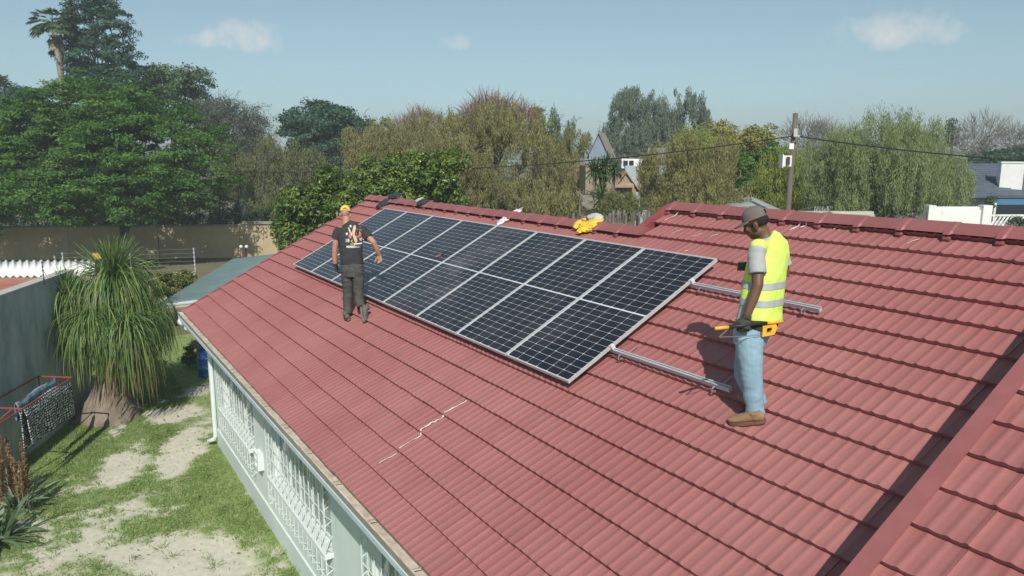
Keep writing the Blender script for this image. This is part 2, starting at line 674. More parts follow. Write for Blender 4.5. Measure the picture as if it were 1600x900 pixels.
# --- white sealant over cracked tiles and splashes
def sealant(pts, w):
    bm = bmesh.new()
    L = []
    for i, (u, v) in enumerate(pts):
        a = np.array(pts[min(i + 1, len(pts) - 1)]) - np.array(pts[max(i - 1, 0)])
        a = a / np.linalg.norm(a)
        nn = np.array([-a[1], a[0]]) * w * random.uniform(0.5, 1.4)
        j = (EAVE - v) / PITCH
        step = 0.024 - 0.039 * (j - math.floor(j)) + 0.0125
        L.append([bm.verts.new(Vector(rf(u + s * nn[0], v + s * nn[1], SURF + step))) for s in (-1, 1)])
    for p, q in zip(L, L[1:]):
        bm.faces.new((p[0], q[0], q[1], p[1]))
    obj('sealant_line', bm, M_SEAL, roof)
def wob(p, q, n, amp):
    p, q = np.array(p), np.array(q)
    return [tuple(p + (q - p) * t + np.array([random.gauss(0, amp), 0])) for t in np.linspace(0, 1, n)]
sealant(wob((8.115, 2.93), (8.075, 3.20), 9, 0.008), 0.010)
sealant([(8.075, 3.19), (8.06, 3.225), (8.09, 3.24)], 0.012)
sealant(wob((8.08, 3.24), (8.055, 3.50), 9, 0.008), 0.010)
sealant([(8.055, 3.50), (8.075, 3.53), (8.10, 3.545)], 0.010)
sealant(wob((8.10, 3.55), (8.09, 3.80), 8, 0.005), 0.006)
sealant(wob((8.09, 3.85), (8.075, 4.05), 7, 0.005), 0.006)
for (a, b, w) in (((9.56, -1.10), (9.50, -0.86), 0.012), ((9.62, -1.07), (9.58, -0.95), 0.016), ((9.84, -1.10), (9.78, -0.95), 0.006), ((10.05, -1.12), (9.96, -0.98), 0.007),
                  ((7.70, -1.10), (7.62, -0.80), 0.008), ((8.05, -0.66), (8.0, -0.52), 0.004), ((8.42, -0.62), (8.36, -0.50), 0.004), ((8.65, -0.64), (8.60, -0.56), 0.005), ((10.9, -0.95), (10.85, -0.82), 0.004), ((8.55, -0.22), (8.52, -0.18), 0.008)):
    sealant(wob(a, b, 5, 0.006), w)

# --- gutter, fascia, soffit
ey, ez = rf(0, EAVE, SURF)[1:]
XR = 18.0
def extrude_x(sec, x0, x1, closed=False):
    bm = bmesh.new()
    a = [bm.verts.new((x0, y, z)) for y, z in sec]
    b = [bm.verts.new((x1, y, z)) for y, z in sec]
    m = len(sec)
    for i in range(m if closed else m - 1):
        bm.faces.new((a[i], b[i], b[(i + 1) % m], a[(i + 1) % m]))
    if closed:
        bm.faces.new(a[::-1])
        bm.faces.new(b)
    return bm
GX0 = LEFT_U - 0.03
outer = [(ey + 0.045, ez - 0.035), (ey + 0.045, ez - 0.155), (ey - 0.045, ez - 0.155), (ey - 0.072, ez - 0.115), (ey - 0.078, ez - 0.035), (ey - 0.080, ez - 0.022)]
inner = [(y + (0.004 if i > 2 else 0), z + (0.006 if i in (1, 2) else 0)) for i, (y, z) in enumerate(outer)][::-1]
gut = obj('gutter', extrude_x(outer , GX0, XR), M_GUT, house)
gi = [(ey + 0.041, ez - 0.036), (ey + 0.041, ez - 0.085), (ey - 0.045, ez - 0.085), (ey - 0.064, ez - 0.032)]
obj('gutter_front', extrude_x([(ey - 0.048, ez - 0.175), (ey - 0.082, ez - 0.165), (ey - 0.082, ez - 0.108), (ey - 0.070, ez - 0.103)], GX0, XR), M_FASCIA, gut)
obj('gutter_bed', extrude_x(gi, GX0 + 0.003, XR), M_GUT_IN, gut)
obj('gutter_lip', extrude_x([(ey - 0.083, ez - 0.014), (ey - 0.083, ez - 0.024), (ey - 0.068, ez - 0.024), (ey - 0.068, ez - 0.014)], GX0, XR, True), mat('gutter_lip_paint', (0.66, 0.60, 0.52), (0.45, 0.36, 0.28), 5, 0.5), gut)
box_obj('gutter_end', (GX0 - 0.004, ey - 0.015, ez - 0.075), (0.008, 0.125, 0.10), M_FASCIA, gut)
for x in np.arange(0.2, 13, 0.95):
    bm = bmesh.new()
    add_tube(bm, [(x, ey + 0.03, ez - 0.028), (x, ey - 0.03, ez - 0.012), (x, ey - 0.075, ez - 0.012)], 0.006, 5)
    obj('gutter_bracket', bm, M_GUT, gut)
fas = [(ey + 0.05, ez - 0.03), (ey + 0.05, ez - 0.235), (ey + 0.074, ez - 0.235), (ey + 0.074, ez - 0.03)]
obj('fascia_board', extrude_x(fas, LEFT_U, XR, True), M_FASCIA, house)
box_obj('soffit', ((LEFT_U + XR) / 2, (ey + 0.08 + WY) / 2, ez - 0.222), (XR - LEFT_U, abs(WY - ey) - 0.08, 0.012), M_FASCIA, house)

# --- walls (garden side with real window openings)
WX0, WX1 = -1.72, 18.0
WTOP = ez - 0.22
wins = [(-0.78, 1.78), (3.12, 5.92), (7.35, 10.2), (11.6, 14.0)]
SILL, HEAD = -4.05, -2.75
bm = bmesh.new()
TH = 0.22
def wall_box(x0, x1, z0, z1):
    add_box(bm, ((x0 + x1) / 2, WY + TH / 2, (z0 + z1) / 2), (x1 - x0, TH, z1 - z0))
x = WX0
for (a, b) in wins:
    wall_box(x, a, G - 0.1, WTOP)
    wall_box(a, b, G - 0.1, SILL)
    wall_box(a, b, HEAD, WTOP)
    x = b
wall_box(x, WX1, G - 0.1, WTOP)
walls = obj('wall', bm, M_WALL, house)
bm = bmesh.new()
# gable end facing the carport, and the step gable between the two ridges
yr, zr = rf(0, RIDGE_L, SURF - 0.1)[1:]
add_slab(bm, [(WX0, WY + TH + 0.002, G - 0.1), (WX0, WY + TH + 0.002, WTOP), (WX0, yr, zr), (WX0, 4.6, zr - 2.2), (WX0, 4.6, G - 0.1)], (TH, 0, 0))
yr2, zr2 = rf(0, RIDGE_R, SURF - 0.1)[1:]
add_slab(bm, [(7.46, yr - 0.05, zr - 0.35), (7.46, yr2, zr2), (7.46, 4.4, zr2 - 1.75), (7.46, 4.4, zr - 2.2)], (TH, 0, 0))
add_slab(bm, [(WX0 + TH, 4.4, G - 0.1), (18, 4.4, G - 0.1), (18, 4.4, zr - 2.1), (WX0 + TH, 4.4, zr - 2.1)], (0, 0.2, 0))
obj('gable_wall', bm, M_WALL, house)
box_obj('plinth', ((WX0 + WX1) / 2, WY - 0.012, G + 0.17), (WX1 - WX0 + 0.03, 0.028, 0.44), M_PLINTH, house)

def burglar_bar_frame(x0, x1, win):
    zt, zb = HEAD + 0.07, -4.50
    y = WY - 0.10
    bmv = bmesh.new()
    nb = int(round((x1 - x0) / 0.2))
    for x in np.linspace(x0, x1, nb + 1):
        b1 = bmesh.new()
        add_tube(b1, [(x, WY, zt), (x, y, zt - 0.04), (x, y, zb + 0.04), (x, WY, zb)], 0.0075, 6)
        obj('burglar_bar', b1, M_WHITE, win)
    b1 = bmesh.new()
    for k, z in enumerate(np.linspace(zt - 0.12, zb + 0.1, 8)):
        add_tube(b1, [(x0 - 0.02, y + 0.012, z), (x1 + 0.02, y + 0.012, z)], 0.006, 5)
        for xe in (x0, x1):                        # the zigzag returns to the wall at each end
            add_tube(b1, [(xe, y, z), (xe, WY, z - 0.1), (xe, y, z - 0.155)], 0.006, 5)
    obj('cross_rod', b1, M_WHITE, win)

for (a, b) in wins:
    fr = bmesh.new()
    yy = WY + 0.10
    zc, zh = (SILL + HEAD) / 2, HEAD - SILL
    for x in (a + 0.02, b - 0.02):
        add_box(fr, (x, yy, zc), (0.04, 0.05, zh))
    for z in (SILL + 0.02, HEAD - 0.02):
        add_box(fr, ((a + b) / 2, yy, z), (b - a - 0.082, 0.05, 0.04))
    win = obj('window', fr, M_WHITE, house)
    npane = 5
    w = (b - a - 0.08) / npane
    for k in range(npane):
        if k:
            box_obj('mullion', (a + 0.04 + w * k, yy, zc), (0.035, 0.04, zh - 0.082), M_WHITE, win)
        box_obj('pane', (a + 0.04 + w * (k + 0.5), yy + 0.005, zc), (w - 0.04, 0.006, zh - 0.085), M_GLASS, win)
    box_obj('transom', ((a + b) / 2, yy + 0.002, zc + 0.25), (b - a - 0.083, 0.03, 0.03), M_WHITE, win)
    box_obj('sill', ((a + b) / 2, WY - 0.035, SILL - 0.03), (b - a + 0.1, 0.17, 0.075), M_WHITE, win, None, 0.01)
    burglar_bar_frame(a - 0.06, b + 0.04, win)
    cu = bmesh.new()
    xs = np.linspace(a + 0.05, b - 0.05, 60)
    vs = [[cu.verts.new((x, yy + 0.14 + 0.02 * math.sin(x * 45), z)) for x in xs] for z in (SILL - 0.05, HEAD + 0.05)]
    for i in range(59):
        cu.faces.new((vs[0][i], vs[0][i + 1], vs[1][i + 1], vs[1][i]))
    obj('curtain', cu, M_CURTAIN, win, True)

# --- white double outlet cover / vent plate on the wall between the windows
b1 = bmesh.new()
fx, fz = 2.25, -4.09
for (dx, dz, sx, sz) in ((-0.115, 0, 0.05, 0.30), (0.115, 0, 0.05, 0.30), (0, 0.13, 0.18, 0.04), (0, -0.13, 0.18, 0.04), (0, 0, 0.18, 0.035)):
    add_box(b1, (fx + dx, WY - 0.05, fz + dz), (sx, 0.10, sz))
vent = obj('wall_vent', b1, M_WHITE, house)
box_obj('vent_dark_plate', (fx, WY - 0.012, fz), (0.18, 0.02, 0.22), mat('vent_dark', (0.03, 0.03, 0.03)), vent)  # solid near-black plate; the hole's darkness is put into its colour

# --- downpipe at the far corner with its swan neck and shoe
b1 = bmesh.new()
dx = WX0 + 0.05
add_tube(b1, [(dx - 0.05, ey + 0.02, ez - 0.15), (dx - 0.05, ey + 0.02, ez - 0.2), (dx - 0.02, ey + 0.25, ez - 0.42), (dx, WY - 0.06, ez - 0.52), (dx, WY - 0.06, G + 0.24), (dx - 0.02, WY - 0.09, G + 0.16), (dx - 0.12, WY - 0.2, G + 0.10)], 0.05, 10)
pipe = obj('downpipe', b1, M_WHITE, house, True)
b1 = bmesh.new()
for (P, r) in (((LEFT_U + 0.12, ey - 0.02, ez - 0.21), 0.13), ((LEFT_U + 0.5, ey + 0.02, ez - 0.27), 0.10)):
    bmesh.ops.create_uvsphere(b1, u_segments=14, v_segments=8, radius=r, matrix=Matrix.Translation(P) @ Matrix.Diagonal((1.25, 0.8, 0.72, 1)))
obj('pipe_elbow', b1, M_WHITE, house, True)
# ================================================================== SOLAR PANELS AND WHAT LIES ON THE ROOF
PWID, PLEN, PGAP = 1.134, 2.278, (9.21 - 8 * 1.134) / 7
M_ALU = mat('anodised_frame', (0.66, 0.67, 0.66), (0.58, 0.59, 0.59), 20, 0.38, metal=0.35, spec=0.5)
M_RAIL = mat('rail_aluminium', (0.55, 0.58, 0.61), (0.48, 0.51, 0.54), 12, 0.4, metal=0.3, stretch=(0.3, 6, 6))
M_STEEL = mat('steel_hook', (0.45, 0.43, 0.42), None, rough=0.4, metal=0.8)
M_BLACKPL = mat('black_plastic', (0.02, 0.02, 0.022), None, rough=0.5)

def pv_mat(name, col, dusty):
    m = bpy.data.materials.new(name)
    m.use_nodes = True
    nd, lk = m.node_tree.nodes, m.node_tree.links
    p = nd['Principled BSDF']
    geo = nd.new('ShaderNodeNewGeometry')
    nz = nd.new('ShaderNodeTexNoise')
    nz.inputs['Scale'].default_value = 1.6
    nz.inputs['Detail'].default_value = 8
    nz.inputs['Roughness'].default_value = 0.7
    lk.new(geo.outputs['Position'], nz.inputs['Vector'])
    rp = nd.new('ShaderNodeValToRGB')
    rp.color_ramp.elements[0].position, rp.color_ramp.elements[1].position = 0.45, 0.8
    rp.color_ramp.elements[0].color, rp.color_ramp.elements[1].color = (dusty[0],) * 3 + (1,), (dusty[1],) * 3 + (1,)
    lk.new(nz.outputs[0], rp.inputs[0])
    mx = nd.new('ShaderNodeMixRGB')
    lk.new(rp.outputs[0], mx.inputs[0])
    mx.inputs[1].default_value = tuple(col) + (1,)
    mx.inputs[2].default_value = (0.30, 0.25, 0.22, 1)
    lk.new(mx.outputs[0], p.inputs['Base Color'])
    p.inputs['Roughness'].default_value = 0.13
    p.inputs['Sheen Weight'].default_value = 0.10
    p.inputs['Sheen Roughness'].default_value = 0.35
    p.inputs['Sheen Tint'].default_value = (0.55, 0.78, 1.0, 1)
    p.inputs['IOR'].default_value = 1.5
    p.inputs['Specular IOR Level'].default_value = 0.5
    return m
M_CELL = pv_mat('silicon_cell', (0.011, 0.012, 0.018), (0.0, 0.14))
M_CELL_D = pv_mat('brown_patched_cell', (0.012, 0.014, 0.020), (0.02, 0.42))  # stronger brown noise patches, used on one panel only
M_SHEET = pv_mat('white_backsheet', (0.60, 0.63, 0.66), (0.0, 0.05))

cw, ch, cg = 0.1785, 0.0885, 0.0042
def cell_mesh(m):
    c = 0.011
    w, h = cw / 2, ch / 2
    v = [(-w + c, -h, 0), (w - c, -h, 0), (w, -h + c, 0), (w, h - c * 0.3, 0), (w - c * 0.3, h, 0), (-w + c * 0.3, h, 0), (-w, h - c * 0.3, 0), (-w, -h + c, 0)]
    me = mesh_np('solar_cell', v, [tuple(range(8))])
    me.materials.append(m)
    return me
CELL, CELLD = cell_mesh(M_CELL), cell_mesh(M_CELL_D)
REULER = (SLOPE, 0, 0)

def local_box(bm, x0, x1, y0, y1, z0, z1):
    add_box(bm, ((x0 + x1) / 2, (y0 + y1) / 2, (z0 + z1) / 2), (x1 - x0, y1 - y0, z1 - z0))
# local panel frame: x along the ridge, y up the slope, origin at the lower left corner, z out of the roof
fb = bmesh.new()
fw, fd = 0.013, 0.035
local_box(fb, 0, PWID, 0, fw, -fd, 0)
local_box(fb, 0, PWID, PLEN - fw, PLEN, -fd, 0)
local_box(fb, 0, fw, fw, PLEN - fw, -fd, 0)
local_box(fb, PWID - fw, PWID, fw, PLEN - fw, -fd, 0)
FRAME = bpy.data.meshes.new('frame')
fb.to_mesh(FRAME)
fb.free()
FRAME.materials.append(M_ALU)
SHEET = mesh_np('backsheet', [(fw, fw, -0.006), (PWID - fw, fw, -0.006), (PWID - fw, PLEN - fw, -0.006), (fw, PLEN - fw, -0.006)], [(0, 1, 2, 3)])
SHEET.materials.append(M_SHEET)
where = ['at the far left end of its row', 'second from the far left end of its row', 'third from the far left end, beside the bare hand', 'fourth from the far left end, left of the brown-patched one',
         'with a brown patch on its lower half', 'just right of the brown-patched one', 'second from the bare rails', 'at the near right end, where bare rails come out']
panels = []
for i in range(8):
    base = rf(i * (PWID + PGAP), PLEN, 0)
    t = thing('solar_panel', 'dark solar panel ' + where[i], 'solar panel', base, 'solar panels in one row on the red roof')
    t.rotation_euler = REULER
    def child(name, me, loc=(0, 0, 0)):
        o = bpy.data.objects.new(name, me)
        COL.objects.link(o)
        o.parent = t
        o.location = loc
        return o
    child('frame', FRAME)
    child('backsheet', SHEET)
    mx = (PWID - 6 * cw - 5 * cg) / 2
    half = 12 * ch + 11 * cg
    mid = 0.022
    my = (PLEN - 2 * half - mid) / 2
    for a in range(6):
        for b in range(24):
            x = mx + cw / 2 + a * (cw + cg)
            y = my + ch / 2 + b * (ch + cg) + ((mid - cg) if b >= 12 else 0)
            child('solar_cell', CELLD if i == 4 else CELL, (x, y, -0.0045))
    panels.append(t)

# --- two mounting rails running under the panels and out past them
def rail(v, u_end, label):
    t = thing('mounting_rail', label, 'mounting rail', rf(9.2, v, SURF), 'mounting rails under the solar panels')
    bm = bmesh.new()
    sec = [(-0.02, -0.040), (0.02, -0.040), (0.02, 0), (0.008, 0), (0.008, -0.014), (-0.008, -0.014), (-0.008, 0), (-0.02, 0)]
    a = [bm.verts.new(Vector(rf(0.06, v + x, -fd - 0.002 + z))) for x, z in sec]
    b = [bm.verts.new(Vector(rf(u_end, v + x, -fd - 0.002 + z))) for x, z in sec]
    for k in range(8):
        bm.faces.new((a[k], b[k], b[(k + 1) % 8], a[(k + 1) % 8]))
    for s in (a, b):
        bm.faces.new((s[0], s[1], s[2], s[3], s[4]))
        bm.faces.new((s[0], s[4], s[5], s[6], s[7]))
    obj('rail_bar', bm, M_RAIL, t)
    bm = bmesh.new()
    ax = np.array([RU, -RD, RN])
    add_box(bm, rf(9.228, v, -0.012), (0.035, 0.045, 0.05), ax, 0.004)
    add_box(bm, rf(9.205, v, 0.003), (0.02, 0.045, 0.005), ax)
    obj('end_clamp', bm, mat('clamp_alu', (0.74, 0.74, 0.72), None, rough=0.35, metal=0.3), t)
    for u in (u_end - 0.16, 9.35, 7.6, 5.9, 4.1):
        bm = bmesh.new()
        pts = [rf(u, v + 0.022, -0.06), rf(u, v + 0.055, -0.062), rf(u, v + 0.07, -0.085), rf(u, v + 0.045, -0.105), rf(u, v - 0.06, -0.11), rf(u, v - 0.2, -0.115)]
        for p, q in zip(pts, pts[1:]):
            add_tube(bm, [p, q], 0.008, 6)
        obj('roof_hook', bm, M_STEEL, t)
    return t
rail(1.67, 10.72, 'lower bare aluminium rail ending at the feet of the man in the vest')
rail(0.44, 10.76, 'upper bare aluminium rail running behind the waist of the man in the vest')

# --- loose things on the ridge and panels
def crumple(name, label, cat, loc, dims, m, seed, ax, amp=0.35, freq=3.0, flat=0.0, sub=4):
    bm = bmesh.new()
    bmesh.ops.create_icosphere(bm, subdivisions=sub, radius=1.0)
    for v in bm.verts:
        p = v.co * freq + Vector((seed * 7.3, seed * 3.1, 0))
        d = mnoise.noise(p) * 0.6 + (0.5 - abs(mnoise.noise(p * 2.1))) * 0.5 + mnoise.noise(p * 4.3) * 0.25
        v.co = v.co * (1 + amp * d)
        if v.co.z < 0:
            v.co.z *= 0.35
        q = np.array(v.co) * np.array(dims)
        v.co = Vector(np.asarray(loc) + q @ ax)
    o = obj(name, bm, m, None, smooth=True)
    tag(o, label, cat)
    place_origin(o)
    return o
RAX = np.array([RU, -RD, RN])
M_NAVY = mat('navy_cloth', (0.018, 0.026, 0.045), (0.035, 0.045, 0.06), 20, 0.9)
M_YELLOW = mat('yellow_cloth', (0.72, 0.46, 0.035), (0.80, 0.55, 0.06), 12, 0.75)
M_SACK = mat('white_sack', (0.42, 0.40, 0.37), (0.54, 0.52, 0.49), 14, 0.7)
M_FILM = mat('plastic_film', (0.62, 0.58, 0.56), (0.75, 0.72, 0.70), 25, 0.2, spec=0.8)
M_BLACKCL = mat('black_cloth', (0.02, 0.02, 0.022), (0.05, 0.05, 0.052), 25, 0.85)
def ontile(px, py, off=-0.10):
    return onroof(px, py, off)
crumple('jacket', 'dark navy cloth slung over the ridge above the far panel', 'clothing', rf(-0.74, -0.33, SURF + 0.04), (0.17, 0.24, 0.055), M_NAVY, 1, RAX, 0.4, 2.2)
o = crumple('jacket', 'x', 'clothing', rf(-0.60, -0.54, SURF + 0.10), (0.24, 0.11, 0.05), M_NAVY, 2, RAX, 0.4, 2.2)
o.name = 'dark_cloth'
o['label'] = 'smaller dark bundle lying on top of the ridge beside the navy cloth'
crumple('cap', 'black cap with a grey stripe lying on the ridge tiles', 'cap', rf(0.98, -0.46, SURF + 0.08), (0.15, 0.12, 0.06), M_BLACKCL, 3, RAX, 0.35, 2.0)
crumple('rag', 'pale grey rag beside the black cap on the ridge', 'rag', rf(0.74, -0.52, SURF + 0.085), (0.14, 0.08, 0.03), M_SACK, 4, RAX, 0.4, 2.5)
crumple('plastic_wrapper', 'clear plastic wrapper lying just above the middle panels', 'plastic wrapper', rf(4.32, -0.40, SURF + 0.035), (0.10, 0.26, 0.03), M_FILM, 5, RAX, 0.6, 3.0)
crumple('rain_jacket', 'crumpled bright yellow jacket lying on the ridge', 'jacket', rf(6.47, -0.42, SURF + 0.05), (0.155, 0.155, 0.05), M_YELLOW, 6, RAX, 0.85, 1.7, sub=5)
o = crumple('yellow_hood', 'smaller yellow bundle at the left end of the yellow jacket', 'jacket', rf(6.22, -0.43, SURF + 0.05), (0.09, 0.11, 0.045), M_YELLOW, 7, RAX, 0.7, 1.6)
crumple('white_sack', 'whitish sack behind the yellow jacket on the ridge', 'sack', rf(6.42, -0.60, SURF + 0.05), (0.15, 0.08, 0.07), M_SACK, 8, RAX, 0.7, 1.5)

t = thing('screwdriver', 'small screwdriver with red handle lying on the panels', 'screwdriver', rf(4.36, 0.97, 0.01))
bm = bmesh.new()
add_tube(bm, [rf(4.31, 1.09, 0.018), rf(4.325, 1.055, 0.018), rf(4.345, 1.0, 0.018)], [0.009, 0.012, 0.011], 8)
obj('handle', bm, mat('red_plastic', (0.34, 0.10, 0.10), rough=0.5), t, True)
bm = bmesh.new()
add_tube(bm, [rf(4.345, 1.0, 0.018), rf(4.385, 0.88, 0.014)], 0.007, 6)
obj('shank', bm, M_BLACKPL, t)
# ================================================================== PEOPLE
def tube_e(bm, pts, rad, side, n=16, power=2.0):
    """elliptic limb: rad = list of (across side, across front); closed ends"""
    pts = [np.asarray(p, float) for p in pts]
    rings = []
    for i, p in enumerate(pts):
        t = unit(pts[min(i + 1, len(pts) - 1)] - pts[max(i - 1, 0)])
        a = np.asarray(side, float)
        a = unit(a - t * (a @ t))
        b = np.cross(t, a)
        ra, rb = rad[i] if not np.isscalar(rad[i]) else (rad[i], rad[i])
        ring = []
        for k in range(n):
            c, s = math.cos(2 * math.pi * k / n), math.sin(2 * math.pi * k / n)
            c = math.copysign(abs(c) ** (2 / power), c)
            s = math.copysign(abs(s) ** (2 / power), s)
            ring.append(bm.verts.new(Vector(p + ra * c * a + rb * s * b)))
        rings.append(ring)
    for r0, r1 in zip(rings, rings[1:]):
        for k in range(n):
            bm.faces.new((r0[k], r0[(k + 1) % n], r1[(k + 1) % n], r1[k]))
    bm.faces.new(rings[0][::-1])
    bm.faces.new(rings[-1])

def ball(bm, c, r, ax=None, seg=14):
    r = (r, r, r) if np.isscalar(r) else r
    ax = np.eye(3) if ax is None else np.asarray(ax)
    m = Matrix.Identity(4)
    for j in range(3):
        for i in range(3):
            m[i][j] = ax[j][i] * r[j]
        m[j][3] = float(np.asarray(c)[j])
    bmesh.ops.create_uvsphere(bm, u_segments=seg, v_segments=seg // 2 + 2, radius=1.0, matrix=m)

def fuse(name, bm, voxel, smooth=4, fac=0.5, wrinkle=None):
    """union overlapping solids into one continuous skin"""
    bmesh.ops.recalc_face_normals(bm, faces=bm.faces)
    me = bpy.data.meshes.new(name)
    bm.to_mesh(me)
    bm.free()
    tmp = bpy.data.objects.new('fusing', me)
    COL.objects.link(tmp)
    r = tmp.modifiers.new('r', 'REMESH')
    r.mode = 'VOXEL'
    r.voxel_size = voxel
    s = tmp.modifiers.new('s', 'SMOOTH')
    s.factor = fac
    s.iterations = smooth
    dg = bpy.context.evaluated_depsgraph_get()
    out = bpy.data.meshes.new_from_object(tmp.evaluated_get(dg))
    bpy.data.objects.remove(tmp)
    bpy.data.meshes.remove(me)
    out.name = name
    if wrinkle:
        amp, sc, st = wrinkle
        nrm = [v.normal.copy() for v in out.vertices]
        for v, nn in zip(out.vertices, nrm):
            p = Vector((v.co.x * sc, v.co.y * sc, v.co.z * sc * st))
            d = mnoise.noise(p) + 0.5 * mnoise.noise(p * 2.3 + Vector((3, 1, 7)))
            v.co += nn * d * amp
    return out

def hand(bm, wrist, d, palm_n, side, curl=0.6, size=1.0, thumb=1, spread=1.0, grip=None):
    """palm, four unequal bent fingers and a thumb. d: towards the knuckles, palm_n: out of the palm, side: towards the thumb"""
    d, palm_n = unit(d), np.asarray(palm_n, float)
    palm_n = unit(palm_n - d * (palm_n @ d))
    side = np.cross(palm_n, d) if side is None else unit(np.asarray(side, float) - d * (np.asarray(side) @ d) - palm_n * (np.asarray(side) @ palm_n))
    s = size
    tube_e(bm, [wrist - d * 0.02 * s, wrist + d * 0.015 * s, wrist + d * 0.05 * s, wrist + d * 0.088 * s], [(0.028 * s, 0.021 * s), (0.031 * s, 0.019 * s), (0.041 * s, 0.018 * s), (0.042 * s, 0.014 * s)], side, 14, 2.4)
    lens = (0.074, 0.083, 0.077, 0.060)
    for k in range(4):
        off = (0.032 - 0.0213 * k) * spread
        base = wrist + d * (0.084 - 0.004 * abs(k - 1)) * s + side * off * s
        L = lens[k] * s
        c = curl * (1 + 0.12 * k)
        pts = [base - d * 0.012 * s, base]
        ang = c * 0.55
        dirv = d
        for seg, fr in enumerate((0.46, 0.32, 0.24)):
            dirv = d * math.cos(ang) + palm_n * math.sin(ang) + side * (0.05 * (1.5 - k)) * spread
            pts.append(pts[-1] + unit(dirv) * L * fr)
            ang += c * (1.0 if seg == 0 else 0.75)
        r = 0.0092 * s * (0.9 if k == 3 else 1.0)
        tube_e(bm, pts, [r * 1.05, r * 1.05, r * 1.0, r * 0.92, r * 0.75], side, 10)
        ball(bm, pts[-1], r * 0.78, seg=8)
    b = wrist + d * 0.028 * s + side * 0.030 * s * thumb
    out = unit(side * thumb * 0.75 + d * 0.75 + palm_n * 0.35)
    p1 = b + out * 0.042 * s
    o2 = unit(side * thumb * 0.30 + d * 0.85 + palm_n * (0.35 + 0.4 * curl))
    p2 = p1 + o2 * 0.034 * s
    p3 = p2 + unit(o2 + palm_n * 0.35 * curl) * 0.026 * s
    tube_e(bm, [b - out * 0.01 * s, p1, p2, p3], [0.017 * s, 0.0125 * s, 0.0105 * s, 0.0082 * s], palm_n, 10)
    ball(bm, p3, 0.0084 * s, seg=8)

def frame_of(yaw, pitch=0.0, roll=0.0):
    """axes of a head or torso turned yaw to the viewer's left of straight away, nodding by pitch: right, forward, up"""
    f = -math.sin(yaw) * RV + math.cos(yaw) * FV
    r = math.cos(yaw) * RV + math.sin(yaw) * FV
    f2 = f * math.cos(pitch) - UP * math.sin(pitch)
    u2 = f * math.sin(pitch) + UP * math.cos(pitch)
    r2 = r * math.cos(roll) + u2 * math.sin(roll)
    u3 = -r * math.sin(roll) + u2 * math.cos(roll)
    return np.array([r2, f2, u3])

def head_shape(bm, c, ax):
    r, f, u = ax
    P = lambda x, y, z: c + r * x + f * y + u * z
    ball(bm, P(0, -0.010, 0.025), (0.074, 0.096, 0.090), ax, 18)            # skull
    ball(bm, P(0, 0.030, -0.035), (0.058, 0.064, 0.078), ax, 16)            # face
    ball(bm, P(0, 0.050, -0.088), (0.036, 0.036, 0.030), ax, 12)            # chin
    for s in (-1, 1):
        ball(bm, P(s * 0.040, 0.005, -0.065), (0.022, 0.045, 0.034), ax, 10)  # jaw
        ball(bm, P(s * 0.038, 0.068, -0.022), (0.022, 0.018, 0.018), ax, 10)  # cheekbone
        ball(bm, P(s * 0.030, 0.083, 0.010), (0.020, 0.012, 0.009), ax, 10)   # brow
        ball(bm, P(s * 0.030, 0.078, -0.004), (0.012, 0.011, 0.009), ax, 10)  # eye
        ball(bm, P(s * 0.077, -0.010, -0.018), (0.009, 0.022, 0.034), ax, 12)  # ear
        ball(bm, P(s * 0.084, -0.016, -0.006), (0.007, 0.020, 0.022), ax, 12)
        ball(bm, P(s * 0.012, 0.098, -0.036), (0.011, 0.012, 0.009), ax, 8)
    tube_e(bm, [P(0, 0.082, 0.008), P(0, 0.100, -0.018), P(0, 0.108, -0.036)], [(0.010, 0.010), (0.012, 0.012), (0.013, 0.011)], r, 10)
    ball(bm, P(0, 0.088, -0.058), (0.026, 0.012, 0.007), ax, 10)            # upper lip
    ball(bm, P(0, 0.085, -0.068), (0.022, 0.012, 0.008), ax, 10)

